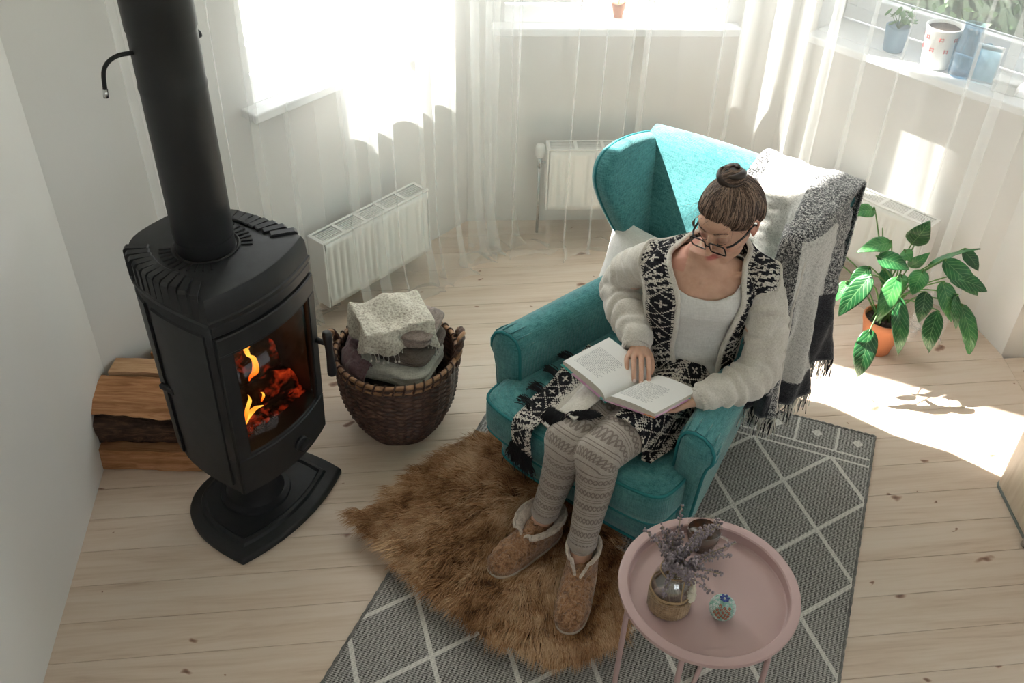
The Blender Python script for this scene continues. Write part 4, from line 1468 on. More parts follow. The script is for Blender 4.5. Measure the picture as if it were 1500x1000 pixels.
# lashes and brows
M_hair = None
def hair_mat(name, c1, c2, c3):
    t = NT(name)
    v = t.coord('Object')
    hi = t.n('HairInfo')
    n = t.noise(v, 60, 3)
    f = t.math('ADD', t.math('MULTIPLY', n, .30), t.math('MULTIPLY', hi.outputs['Random'], .72))
    t.color(t.ramp(f, [(.25, c1), (.52, c2), (.78, c3)]))
    t.set(Roughness=.38)
    t.b.inputs['Specular IOR Level'].default_value = .5
    return t.m
M_hair = hair_mat('brown hair', (.030, .016, .011), (.115, .064, .043), (.40, .27, .20))
M_lash = mat('dark lashes', (.02, .012, .01), .7)
for sd in (1, -1):
    br = []
    for k in range(90):
        u_ = random.random()
        x = sd * (.012 + .040 * u_)
        z_ = .0285 + .006 * sin(u_ * 2.6) + random.gauss(0, .0012)
        y_ = .0815 - .018 * u_ ** 2 + .001
        dx = sd * .006
        br.append([hp(x, y_, z_), hp(x + dx * .5, y_ + .0012, z_ + .0012), hp(x + dx, y_ - .001, z_ + .001)])
    curves('eyebrow', br, .0003, M_hair, pe)['kind'] = 'stuff'
    ls = catmull([(sd * .0165, .0815, -.002), (sd * .024, .0855, -.0045), (sd * .033, .0845, -.0045), (sd * .0455, .0755, -.0005)], 5)
    mesh('eyelashes', xf(tube(ls, [.0005 + .0007 * sin(PI * k / (len(ls) - 1)) for k in range(len(ls))], 6), HM), M_lash, pe)

# hair: a close cap swept up to a bun, with real strands over it
BUN = Vector((0, -.050, .128))
def hairline(az):
    """height of the hair edge on the head for azimuth az (0 = face, deg)"""
    a = abs(az)
    if az > 0: return float(np.interp(a, [0, 18, 38, 56, 70, 80, 92, 110, 140, 180], [.061, .053, .034, .018, .004, .004, .014, -.030, -.058, -.066]))
    return float(np.interp(a, [0, 25, 48, 62, 74, 90, 110, 140, 180], [.061, .067, .054, .030, .012, .014, -.030, -.058, -.066]))
def scalp(az, z_, off=0.0):
    a = R(az)
    # skull ellipsoid at the head's height z_
    k = max(0.0, 1 - ((z_ - .034) / .0825) ** 2) ** .5 if z_ > .034 else max(.0, 1 - .32 * ((z_ - .034) / .0825) ** 2) ** .5
    return Vector((sin(a) * (.0755 * k + off), -.018 + cos(a) * (.0935 * k + off), z_))
caps = []
na, nz = 72, 22
rows = []
for j in range(nz + 1):
    row = []
    for i in range(na):
        az = -180 + 360 * i / na
        z0 = hairline(az)
        tt = j / nz
        z_ = z0 + (.1155 - z0) * (sin(tt * PI / 2) ** .9)
        off = .0065 * min(1, tt * 7) + .0005
        row.append(hp(*(scalp(az, min(z_, .1163), off))))
    rows.append(row)
cv, cf_ = loft(rows, cap=False)
cv.append(hp(0, -.018, .123)); last = len(cv) - 1
cf_ += [(nz * na + i, nz * na + (i + 1) % na, last) for i in range(na)]
hc_ = mesh('hair', (cv, cf_), M_hair, pe)
st_ = []
for k in range(5200):
    az = random.uniform(-180, 180)
    z0 = hairline(az)
    tt0 = .025 + random.random() ** 1.6 * .74
    z_ = z0 + (.112 - z0) * tt0
    p0 = scalp(az, z_, .001 + .005 * min(1, tt0 * 8))
    tgt = BUN + Vector((random.gauss(0, .010), random.gauss(0, .010), -.022))
    pts = []
    sway = 13 * sin(R(az * .9 + 40)) if abs(az) < 110 else 0
    cl_ = mnoise.noise((az * .16, z_ * 20, 3)) * .005
    for q in range(7):
        u_ = q / 6
        p = scalp(az + sway * sin(PI * u_), z_, .001 + .005 * min(1, (tt0 + u_) * 8)).lerp(tgt, u_)
        # push out on to the skull
        c0 = Vector((0, -.018, .034))
        dv = p - c0
        e = math.sqrt((dv.x / .0755) ** 2 + (dv.y / .0935) ** 2 + (dv.z / .0825) ** 2) if dv.z > 0 else math.sqrt((dv.x / .0755) ** 2 + (dv.y / .0935) ** 2 + .32 * (dv.z / .0825) ** 2)
        lift = 1 + (.0012 + .0066 * min(1, u_ * 5) + .004 * sin(PI * u_) + (cl_ + random.uniform(0, .0025)) * min(1, u_ * 5)) / .085
        if e < lift or u_ < .85: p = c0 + dv * (lift / max(e, 1e-3))
        pts.append(hp(*p))
    st_.append(pts)
curves('hair_strands', st_, .00072, M_hair, hc_, 'both')['kind'] = 'stuff'
bun = mesh('hair_bun', xf(sph((0, 0, 0), (.036, .034, .027), 24, 16), HM @ Matrix.Translation(BUN)), M_hair, pe)
bs = []
for k in range(1600):
    ph = random.uniform(0, 2 * PI)
    tilt = R(random.gauss(0, 16)) ; lat = random.uniform(-1.1, 1.2)
    band = mnoise.noise((k * .013, 0, 5)) * .5
    pts = []
    rr_ = 1.03 + random.uniform(0, .12)
    for q in range(9):
        a = ph + (q - 4) * .24
        la = lat * (1 + .25 * sin(a * 2 + band)) + .28 * sin(a + tilt)
        la = max(-1.3, min(1.45, la))
        v_ = Vector((cos(a) * cos(la) * .0362, sin(a) * cos(la) * .0342, sin(la) * .0272)) * rr_
        pts.append(hp(*(BUN + v_)))
    bs.append(pts)
curves('bun_strands', bs, .0005, M_hair, bun)['kind'] = 'stuff'
for q in range(3):
    a0 = q * 2.0
    rp = [hp(*(BUN + Vector((.036 * cos(a0 + u_ * 3.4) * (1 - .25 * u_), .034 * sin(a0 + u_ * 3.4) * (1 - .25 * u_), -.014 + .040 * u_)))) for u_ in np.linspace(0, 1, 18)]
    mesh('hair_twist', tube(rp, [.0025 + .0105 * sin(PI * k / 17) ** .7 for k in range(18)], 10), M_hair, bun)
fly = []
for k in range(60):
    az = random.uniform(-130, 130)
    p0 = scalp(az, hairline(az) + random.uniform(0, .05), .006)
    d = Vector((random.gauss(0, .012), random.gauss(0, .010), random.gauss(-.004, .012)))
    fly.append([hp(*p0), hp(*(p0 + d * .6 + p0.normalized() * .008)), hp(*(p0 + d * 1.6 + p0.normalized() * .010)), hp(*(p0 + d * 2.4 + p0.normalized() * .006))])
lock = []
for k in range(70):   # the loose lock at her right temple
    o_ = random.gauss(0, .003)
    lock.append([hp(-.060 + o_, .045, .040), hp(-.075 + o_, .055, .030 + o_), hp(-.083 + o_, .056, .010), hp(-.078 + o_ * 2, .058, -.004 + o_)])
curves('loose_hair', fly + lock, .00035, M_hair, hc_)['kind'] = 'stuff'

# ------------------------------------------------------------------ clothes
M_tank = fabric('white jersey', (.66, .645, .62), (.80, .785, .76), 900, bump=.25, blot=.05)
def neckline_z(a):
    a_ = abs((a - 6 + 180) % 360 - 180)
    return float(np.interp(a_, [0, 12, 25, 36, 44, 60, 90, 180], [.868, .872, .888, .908, .924, .925, .90, .86]))
tkV, tkF = grid(lambda u, v: tp(-110 + 220 * u, .47 + (neckline_z(-110 + 220 * u) - .47) * v,
                              .0075 + .010 * math.exp(-((.47 + (neckline_z(-110 + 220 * u) - .47) * v - .83) / .045) ** 2) * (math.exp(-((-110 + 220 * u - 30) / 22) ** 2) + math.exp(-((-110 + 220 * u + 24) / 22) ** 2))
                              + .004 * sin(v * 40 + u * 9) * max(0, 1 - abs(v - .35) / .3) * abs(sin(u * 8))), 90, 70)
tk = mesh('tank_top', (tkV, tkF), M_tank, pe)
solidify(tk, .0025, 1)
mesh('neck_binding', tube([tp(-48 + 96 * k / 40, neckline_z(-48 + 96 * k / 40) - .002, .0095) for k in range(41)], .0030, 7), M_tank, tk)

M = None
def knit_mat():
    t = NT('cream fine knit')
    v = t.coord('Object')
    n = t.noise(v, 220, 3, .65)
    n2 = t.noise(v, 18, 4)
    t.color(t.ramp(t.math('ADD', t.math('MULTIPLY', n, .6), t.math('MULTIPLY', n2, .4)), [(.33, (.50, .455, .40)), (.5, (.63, .59, .53)), (.68, (.74, .70, .645))]))
    t.set(Roughness=.95)
    t.b.inputs['Sheen Weight'].default_value = .35
    t.b.inputs['Specular IOR Level'].default_value = .1
    t.bump(n, .55, .003)
    return t.m
M_knit = knit_mat()
def fair_isle():
    t = NT('black and cream fair isle knit')
    a = t.n('Attribute'); a.attribute_name = 'stitch'
    sp = t.n('SeparateXYZ'); t.l(a.outputs['Vector'], sp.inputs[0])
    m_ = t.math
    x, y = m_('FLOOR', sp.outputs[0]), m_('FLOOR', sp.outputs[1])
    add = lambda p, q: m_('ADD', p, q)
    d1 = m_('PINGPONG', add(add(x, y), 400), 7)
    d2 = m_('PINGPONG', add(m_('SUBTRACT', x, y), 400), 7)
    dia = m_('MAXIMUM', m_('LESS_THAN', d1, .6), m_('LESS_THAN', d2, .6))
    par = m_('MODULO', add(add(x, y), 400), 2)
    cen = m_('MULTIPLY', m_('GREATER_THAN', d1, 4.4), m_('GREATER_THAN', d2, 4.4))
    par2 = m_('MODULO', add(x, 400), 2)
    flake = m_('MULTIPLY', cen, m_('MAXIMUM', m_('SUBTRACT', 1, par2), m_('LESS_THAN', m_('ABSOLUTE', m_('SUBTRACT', d1, d2)), .6)))
    ex = m_('PINGPONG', add(x, 407), 7)
    edge = m_('MULTIPLY', m_('LESS_THAN', ex, 2.4), par)
    band = m_('PINGPONG', add(y, 400), 28)
    zig = m_('MULTIPLY', m_('GREATER_THAN', band, 22), m_('LESS_THAN', m_('PINGPONG', add(add(x, m_('MULTIPLY', y, 2)), 400), 4), 1.6))
    f = m_('MINIMUM', 1, add(add(dia, flake), add(edge, zig)))
    n = t.noise(t.coord('Object'), 260, 3)
    f = m_('MULTIPLY', f, m_('GREATER_THAN', n, .41))
    lt = t.ramp(n, [(.35, (.46, .42, .37)), (.62, (.72, .68, .62))])
    dk = t.ramp(n, [(.35, (.006, .006, .009)), (.68, (.035, .033, .04))])
    t.color(t.mix(f, dk, lt))
    t.set(Roughness=.95)
    t.b.inputs['Specular IOR Level'].default_value = .1
    fx = m_('PINGPONG', sp.outputs[0], .5); fy = m_('PINGPONG', sp.outputs[1], .5)
    t.bump(add(m_('MULTIPLY', m_('MULTIPLY', fx, fy), 2), n), .8, .003)
    return t.m
M_isle = fair_isle()
# cardigan body and sleeves as one knitted skin, opened at the front
sleeves = [limb([SHR, (.06, -.105, .80), ELR], [.060, .063, .064]), limb([ELR, (.12, -.065, .695), (.190, .028, .676)], [.067, .062, .050]),
           limb([SHL_, (-.02, .345, .79), ELL], [.060, .063, .062]), limb([ELL, (.10, .362, .632), (.205, .312, .619)], [.066, .060, .049])]
kV, kN, kF = remesh([torso(.016, .46, .962)] + sleeves + [sph(L3(.0, .13, .90), (.15, .075, .055), 20, 12)], .0062, 6)
def seg_t(p, a, b):
    a, b = np.array(L3(*a)), np.array(L3(*b))
    d = b - a
    t_ = np.clip(((p - a) @ d) / (d @ d), -.15, 1.15)
    return t_, np.linalg.norm(p - (a + np.outer(t_, d)), axis=1)
disp = np.zeros(len(kV))
for a, b, amp, ph in ((SHR, ELR, .0045, 0), (ELR, WRR, .0060, 2), (SHL_, ELL, .0055, 1), (ELL, WRL, .0070, 4)):
    t_, d_ = seg_t(kV, a, b)
    wgt = np.clip(1 - (d_ - .07) / .03, 0, 1) * np.clip(1 - np.abs(t_ - .5) / .75, 0, 1)
    nz_ = np.array([mnoise.noise((p[0] * 13, p[1] * 13, p[2] * 13 + ph)) for p in kV])
    disp += amp * wgt * np.sin(t_ * 30 + nz_ * 6.0 + ph)
disp += .004 * np.array([mnoise.noise((p[0] * 11, p[1] * 11, p[2] * 9)) for p in kV])
kV = kV + kN * disp[:, None]
# cut the front opening and the neck hole
def ang_of(p):
    z = p[2]
    f, s, w_, d, y = [np.interp(z, TR[:, 0], TR[:, k]) for k in range(1, 6)]
    y = R(y)
    df, ds = -p[1] - f, p[0] - s
    return math.degrees(math.atan2((-df * sin(y) + ds * cos(y)) / w_, (df * cos(y) + ds * sin(y)) / d)), math.hypot((-df * sin(y) + ds * cos(y)) / w_, (df * cos(y) + ds * sin(y)) / d)
RZ = [.46, .55, .60, .65, .73, .81, .90, .935, .97, 1.0]
R_IN = [14, 9, 1, -6, -10, -12, -16, -20, -40, -60]
R_OUT = [2, -4, -20, -34, -50, -56, -54, -52, -75, -95]
L_IN = [52, 50, 48, 45, 44, 44, 46, 52, 70, 85]
L_OUT = [78, 76, 76, 76, 78, 80, 82, 86, 100, 118]
rin = lambda z: float(np.interp(z, RZ, R_IN)); rout = lambda z: float(np.interp(z, RZ, R_OUT))
lin = lambda z: float(np.interp(z, RZ, L_IN)); lout = lambda z: float(np.interp(z, RZ, L_OUT))
keepv = np.ones(len(kV), bool)
for i, p in enumerate(kV):
    if p[2] < .50: continue
    a_, rr_ = ang_of(p)
    if rr_ < 1.36 and rin(p[2]) - 10 < a_ < lin(p[2]) + 8 and -p[1] > .0: keepv[i] = False
    if p[2] > .945 and rr_ < 1.25: keepv[i] = False
    if p[2] > .915 and rr_ < 1.4 and -80 < a_ < 95 and -p[1] > .02: keepv[i] = False
kF2 = [f for f in kF if all(keepv[i] for i in f)]
used = sorted({i for f in kF2 for i in f}); mp_ = {o: n for n, o in enumerate(used)}
cd = fast_mesh('cardigan', kV[used], [tuple(mp_[i] for i in f) for f in kF2], M_knit, pe)
solidify(cd, .004, 0)
# patterned collar band: one strip from the right front up round the neck and down the left front
from mathutils.bvhtree import BVHTree
bvh = BVHTree.FromPolygons([Vector(q) for q in kV], kF)
def tpl(fn, zl): return [tp(fn(z), z, .02) for z in zl]
IN_ = tpl(rin, [.525, .58, .65, .73, .81, .87]) + [L3(.105, .075, .925), L3(.055, .052, .965), L3(-.005, .065, .990), L3(-.060, .115, 1.0), L3(-.075, .175, 1.0), L3(-.045, .232, .990), L3(.005, .252, .962), L3(.035, .258, .925)] + tpl(lin, [.87, .81, .73, .65, .585])
OUT_ = tpl(rout, [.525, .58, .65, .73, .80, .85]) + [L3(.125, -.025, .900), L3(.055, -.030, .945), L3(-.020, .0, .955), L3(-.090, .085, .950), L3(-.125, .190, .945), L3(-.105, .285, .950), L3(-.055, .338, .945), L3(-.015, .345, .905)] + tpl(lout, [.86, .80, .73, .65, .585])
ci, co_ = catmull(IN_, 9), catmull(OUT_, 9)
nC = 12
V, S = [], []
ln = 0; prev = None
for j in range(len(ci)):
    rw = []
    for i in range(nC + 1):
        u_ = i / nC
        p = Vector(ci[j] * (1 - u_) + co_[j] * u_)
        hit, nn, _, dist = bvh.find_nearest(p)
        if hit is not None and dist < .06:
            if nn.dot(p - hit) < 0 and dist > .02: nn = nn
            w_ = 1 - max(0, min(1, (p.z - .955) / .03))
            tgt = hit + nn * (.010 + .006 * sin(PI * u_) + .003 * mnoise.noise((u_ * 2, j * .2, 3)))
            p = p.lerp(tgt, w_)
        rw.append(tuple(p))
    V += rw
V = np.array(V).reshape(len(ci), nC + 1, 3)
for it in range(3):   # even out the strip
    V[1:-1] = .25 * V[:-2] + .5 * V[1:-1] + .25 * V[2:]
for j in range(len(ci)):
    mid = Vector(V[j, nC // 2])
    if prev is not None: ln += (mid - prev).length
    prev = mid
    for i in range(nC + 1): S.append((i / nC * 14, ln / .0052, 0))
F = [(j * (nC + 1) + i, j * (nC + 1) + i + 1, (j + 1) * (nC + 1) + i + 1, (j + 1) * (nC + 1) + i) for j in range(len(ci) - 1) for i in range(nC)]
o = fast_mesh('collar_band', V.reshape(-1, 3), F, M_isle, cd, {'stitch': S})
solidify(o, .006, 0)
for e, r_ in ((0, .0080), (nC, .0085)):
    mesh('knit_edge', tube([tuple(q) for q in V[:, e]], r_, 9, flat=.7), M_knit, cd)
# ribbed cuffs
def cuff(a, b, r0, r1, k=26):
    rg = []
    A, B = Vector(L3(*a)), Vector(L3(*b))
    d = (B - A).normalized()
    x = d.cross(Vector((0, 0, 1))).normalized(); y_ = x.cross(d)
    for j in range(9):
        u_ = j / 8
        c_ = A.lerp(B, u_)
        r_ = r0 + (r1 - r0) * u_
        rg.append([tuple(c_ + (x * cos(2 * PI * i / (k * 6)) + y_ * sin(2 * PI * i / (k * 6)) * .82) * (r_ + .0016 * cos(2 * PI * i / 6))) for i in range(k * 6)])
    o = mesh('cuff', loft(rg, cap=False), M_knit, cd)
    solidify(o, .004, 0)
cuff((.158, .000, .683), (.222, .052, .667), .047, .039)
cuff((.185, .322, .622), (.240, .296, .612), .046, .038)
# skirts of the cardigan over the lap: cream knit towards her knee, fair isle border, black fringe
def thigh_top(f, s, which):
    h, k = (HIPR, KNR) if which == 'R' else (HIPL, KNL)
    u_ = (f - h[0]) / (k[0] - h[0])
    cs_, cz = h[1] + (k[1] - h[1]) * u_, h[2] + (k[2] - h[2]) * u_
    r_ = .098 + (.074 - .098) * min(1, max(0, u_))
    d = (s - cs_) / r_
    return cz + r_ * math.sqrt(max(0, 1 - d * d)) if abs(d) < 1 else 0
def lap(f, s):
    seat = .452 + .012 * mnoise.noise((f * 9, s * 9, 2))
    a = max(thigh_top(f, s, 'R'), thigh_top(f, s, 'L'))
    k = 70
    return math.log(math.exp(k * seat) + math.exp(k * a)) / k
def skirt(name, smin, smax, f0, fend, mfun, nu=50, nv=60, edge_f=.525, wob=1.0, frm=None):
    V, S, dat = [], [], []
    for j in range(nv + 1):
        v = j / nv
        for i in range(nu + 1):
            u_ = i / nu
            s = smin(v) + (smax(v) - smin(v)) * u_
            l = f0 + (fend(u_) - f0) * v
            f = l; drop = 0
            if l > edge_f and lap(edge_f, s) < .50:
                drop = l - edge_f
                f = edge_f + .022 * (1 - math.exp(-drop * 60))
            z = lap(min(f, edge_f), s) + .007 + .006 * wob * mnoise.noise((f * 13, s * 15, 7)) - drop
            if drop: f += .012 * mnoise.noise((s * 22, drop * 9, 2)) + .010
            V.append(L3(f, s, z)); S.append(((s + .5) / .0056, l / .0056, 0))
    F = [(j * (nu + 1) + i, j * (nu + 1) + i + 1, (j + 1) * (nu + 1) + i + 1, (j + 1) * (nu + 1) + i) for j in range(nv) for i in range(nu)]
    A = np.array(V).reshape(nv + 1, nu + 1, 3)
    lu = np.zeros((nv + 1, nu + 1)); lv_ = np.zeros((nv + 1, nu + 1))
    lu[:, 1:] = np.cumsum(np.linalg.norm(A[:, 1:] - A[:, :-1], axis=2), axis=1)
    lv_[1:] = np.cumsum(np.linalg.norm(A[1:] - A[:-1], axis=2).mean(axis=1))[:, None]
    S = np.stack([lu.reshape(-1) / .0056, lv_.reshape(-1) / .0056, lu.reshape(-1) * 0], 1)
    o = fast_mesh(name, V, F, mfun, cd, {'stitch': S})
    solidify(o, .005, 0)
    return V, nu
skirt('front_panel', lambda v: -.135 + .045 * v, lambda v: .082 - .02 * v, .06, lambda u_: .50 + .03 * u_, M_knit)
hv1, n1_ = skirt('patterned_border', lambda v: -.215 + .06 * v, lambda v: -.122 + .05 * v, .10, lambda u_: .615 + .02 * u_, M_isle, nu=34)
hv2, n2_ = skirt('patterned_border', lambda v: .098 + .05 * v, lambda v: .318 - .045 * v, .075, lambda u_: .445 - .03 * u_, M_isle, nu=40)
M_fringe = mat('black fringe', (.010, .010, .013), .9, var=.3)
fs = []
for i in range(n1_ + 1):
    b0 = np.array(hv1[60 * (n1_ + 1) + i])
    for q in range(9):
        b = b0 + RNG.normal(0, .003, 3)
        L_ = random.uniform(.05, .085)
        w_ = RNG.normal(0, .012, 3)
        fs.append([b, b + np.array([w_[0] * .3, -.006 + w_[1] * .2, -L_ * .35]), b + np.array([w_[0] * .8, -.004 + w_[1] * .5, -L_ * .7]), b + np.array([w_[0], w_[1] * .6, -L_])])
for (f, s) in ((.30, -.185), (.40, -.165), (.21, -.20), (.47, -.15)):
    for q in range(34):
        b = np.array(L3(f + random.gauss(0, .008), s, .462))
        d = np.array([-.05 - random.random() * .012, random.gauss(.006, .006), random.gauss(0, .003)])
        fs.append([b, b + d * .35 + [0, 0, .006], b + d * .7 + [0, 0, .004], b + d + RNG.normal(0, .003, 3)])
for q in range(260):   # the tassel that crosses her knees below the book
    t_ = random.random() * .5
    a, b = np.array(L3(.525, .03, .572)), np.array(L3(.462, .105, .580))
    p = a + (b - a) * t_ + RNG.normal(0, .004, 3)
    d = (b - a) * .5
    fs.append([p, p + d * .35 + RNG.normal(0, .003, 3) + [0, 0, .003], p + d * .7 + RNG.normal(0, .004, 3), p + d + RNG.normal(0, .005, 3)])
for q in range(160):
    p = np.array(L3(.525, -.03 + random.random() * .05, .567)) + RNG.normal(0, .003, 3)
    d = np.array([random.gauss(-.005, .012), -.030, -.012])
    fs.append([p, p + d * .4, p + d * .8 + [0, 0, -.006], p + d + [0, 0, -.02]])
curves('fringe', fs, .0012, M_fringe, cd, False)['kind'] = 'stuff'

# leggings with fair isle rings
def legging_mat():
    t = NT('grey beige patterned leggings')
    a = t.n('Attribute'); a.attribute_name = 'leg'
    sp = t.n('SeparateXYZ'); t.l(a.outputs['Vector'], sp.inputs[0])
    m_ = t.math
    l, w_ = sp.outputs[0], sp.outputs[1]
    per = m_('MODULO', m_('ADD', l, 10), .052)
    ring_ = m_('MAXIMUM', m_('LESS_THAN', m_('ABSOLUTE', m_('SUBTRACT', per, .003)), .0011), m_('LESS_THAN', m_('ABSOLUTE', m_('SUBTRACT', per, .046)), .0011))
    b1 = m_('MULTIPLY', m_('GREATER_THAN', per, .014), m_('LESS_THAN', per, .036))
    cx = m_('PINGPONG', m_('DIVIDE', w_, .0085), 1)
    cy = m_('PINGPONG', m_('DIVIDE', m_('SUBTRACT', per, .014), .0110), 1)
    dots = m_('MULTIPLY', b1, m_('LESS_THAN', m_('ABSOLUTE', m_('SUBTRACT', m_('ADD', cx, cy), 1)), .34))
    n = t.noise(t.coord('Object'), 420, 3, .7)
    n2 = t.noise(t.coord('Object'), 20, 3)
    b0 = t.ramp(m_('ADD', m_('MULTIPLY', n, .7), m_('MULTIPLY', n2, .3)), [(.33, (.30, .255, .225)), (.65, (.50, .445, .40))])
    shade = m_('ADD', m_('MULTIPLY', ring_, .75), m_('MULTIPLY', m_('ADD', m_('MULTIPLY', dots, .62), m_('MULTIPLY', b1, .16)), m_('GREATER_THAN', n, .40)))
    t.color(t.mix(m_('MINIMUM', shade, .85), b0, (.145, .112, .097)))
    t.set(Roughness=.95)
    t.b.inputs['Sheen Weight'].default_value = .25
    t.b.inputs['Specular IOR Level'].default_value = .1
    t.bump(n, .5, .002)
    return t.m
M_legg = legging_mat()
def toward(a, b, d):
    v = np.array(b) - np.array(a)
    return tuple(np.array(b) - v / np.linalg.norm(v) * d)
lv, ln_, lf = remesh(leg(HIPR, KNR, toward(KNR, ANR, .050), .006) + leg(HIPL, KNL, toward(KNL, ANL, .050), .006), .0045, 3)
acc = np.zeros(len(lv)); wsum = np.zeros(len(lv)); wbest = np.full(len(lv), 9.0); wang = np.zeros(len(lv))
for (h, k, a) in ((HIPR, KNR, ANR), (HIPL, KNL, ANL)):
    for (p, q, first) in ((h, k, True), (k, a, False)):
        P, Q = np.array(L3(*p)), np.array(L3(*q))
        d = Q - P; Ln = np.linalg.norm(d); d = d / Ln
        t_ = (lv - P) @ d
        ax = lv - (P + np.outer(np.clip(t_, 0, Ln), d))
        dist = np.linalg.norm(ax, axis=1)
        l_ = t_ - Ln if first else t_
        x_ = np.cross(d, [1, 0, 0]); x_ /= np.linalg.norm(x_); y_ = np.cross(d, x_)
        w_ = np.arctan2(ax @ y_, ax @ x_) * .06
        we = np.exp(-dist / .006)
        acc += we * l_; wsum += we
        sel = dist < wbest
        wbest[sel] = dist[sel]; wang[sel] = w_[sel]
att = np.stack([acc / (wsum + 1e-30), wang, wang * 0], 1)
fast_mesh('leggings', lv, lf, M_legg, pe, {'leg': att})
for k, a in ((KNR, ANR), (KNL, ANL)):
    e = np.array(toward(k, a, .049)); d_ = np.array(a) - np.array(k); d_ /= np.linalg.norm(d_)
    mesh('legging_hem', tube([L3(*(e - d_ * .020)), L3(*(e + d_ * .002)), L3(*(e + d_ * .004))], [.0475, .0462, .044], 24), M_legg, pe)
# ------------------------------------------------------------------ eyeglasses on her nose
M_frame = mat('black acetate', (.012, .012, .014), .25, var=.05)
M_lens = glass_mat('spectacle lens', (.93, .95, .95), .10)
eg = empty('eyeglasses', CH, CA, 'thin dark framed eyeglasses worn low on the nose of the reading woman', 'glasses')
GY, GZ = .1035, -.004
def rim(cx, k=36):
    pts = []
    for i in range(k):
        a = 2 * PI * i / k
        e = .36
        x = .0265 * math.copysign(abs(cos(a)) ** e, cos(a))
        z = .0175 * math.copysign(abs(sin(a)) ** e, sin(a))
        pts.append((cx + x, GY - .10 * (abs(cx + x) - .02) ** 1.0 * .35 - .0, GZ + z - .12 * 0))
    return pts
for sd in (1, -1):
    rp = rim(sd * .0335)
    mesh('lens_rim', xf(tube(rp, .0021, 8, closed=True), HM), M_frame, eg)
    n = len(rp)
    c0 = tuple(sum(p[q] for p in rp) / n for q in range(3))
    mesh('lens', xf((rp + [c0], [(i, (i + 1) % n, n) for i in range(n)]), HM), M_lens, eg)
    tp_ = catmull([(sd * .058, GY - .012, GZ + .008), (sd * .070, GY - .028, GZ + .008), (sd * .079, .035, .004), (sd * .0815, -.005, .010), (sd * .080, -.028, -.010)], 6)
    mesh('temple', xf(tube(tp_, .0032, 8), HM), M_frame, eg)
mesh('bridge', xf(tube(catmull([(-.0085, GY + .001, GZ + .002), (0, GY + .004, GZ + .006), (.0085, GY + .001, GZ + .002)], 5), .0017, 8), HM), M_frame, eg)

# ------------------------------------------------------------------ open book on her lap
def page_mat():
    t = NT('printed page')
    a = t.n('Attribute'); a.attribute_name = 'page'
    sp = t.n('SeparateXYZ'); t.l(a.outputs['Vector'], sp.inputs[0])
    m_ = t.math
    x, y = sp.outputs[0], sp.outputs[1]          # metres on the page: x across the lines, y down the page
    row = m_('DIVIDE', y, .0050)
    inrow = m_('GREATER_THAN', m_('PINGPONG', row, .5), .27)
    nz = t.n('TexNoise', noise_dimensions='2D')
    cb = t.n('CombineXYZ'); t.l(m_('MULTIPLY', x, 420), cb.inputs[0]); t.l(m_('MULTIPLY', m_('FLOOR', row), 7.3), cb.inputs[1])
    t.l(cb.outputs[0], nz.inputs['Vector']); nz.inputs['Scale'].default_value = 1; nz.inputs['Detail'].default_value = 2
    word = m_('GREATER_THAN', nz.outputs[0], .44)
    nl = t.n('TexNoise', noise_dimensions='1D'); t.l(m_('MULTIPLY', m_('FLOOR', row), 3.7), nl.inputs['W']); nl.inputs['Scale'].default_value = 1
    endl = m_('LESS_THAN', x, m_('MULTIPLY_ADD', nl.outputs[0], .05, .085))
    box_ = m_('MULTIPLY', m_('MULTIPLY', m_('GREATER_THAN', x, .016), endl), m_('MULTIPLY', m_('GREATER_THAN', y, .026), m_('LESS_THAN', y, .125)))
    ink = m_('MULTIPLY', m_('MULTIPLY', inrow, word), box_)
    t.color(t.mix(m_('MULTIPLY', ink, .62), (.80, .79, .77), (.16, .16, .18)))
    t.set(Roughness=.75)
    return t.m
M_page = page_mat()
M_edge = mat('paper edges', (.62, .58, .50), .9, var=.25, vscale=3, stretch=(1, 1, 400))
def cover_mat():
    t = NT('colourful hardback cover')
    v = t.coord('Object', (16, 16, 16))
    vo = t.n('TexVoronoi'); t.l(v, vo.inputs['Vector']); vo.inputs['Scale'].default_value = 1.6
    sp = t.n('SeparateColor'); t.l(vo.outputs['Color'], sp.inputs[0])
    t.color(t.ramp(sp.outputs[0], [(0, (.62, .30, .50)), (.30, (.05, .36, .34)), (.5, (.70, .42, .60)), (.7, (.70, .25, .10)), (.85, (.10, .42, .40))]))
    for e in t.t.nodes:
        if e.bl_idname == 'ShaderNodeValToRGB': e.color_ramp.interpolation = 'CONSTANT'
    t.set(Roughness=.35)
    return t.m
M_cover = cover_mat()
bk = empty('open_book', CH, CA, 'open hardback book with a colourful cover on the lap of the woman under her hand', 'book')
Z_ = lambda p: np.array(L3(*p))
S1, S2 = np.array((.418, .089, .598)), np.array((.250, .138, .604))     # the gutter, far end and near end
A1, A2 = np.array((.420, -.076, .640)), np.array((.240, -.040, .648))   # outer corners of the page at her right
B1, B2 = np.array((.386, .244, .604)), np.array((.222, .284, .612))     # outer corners at her left
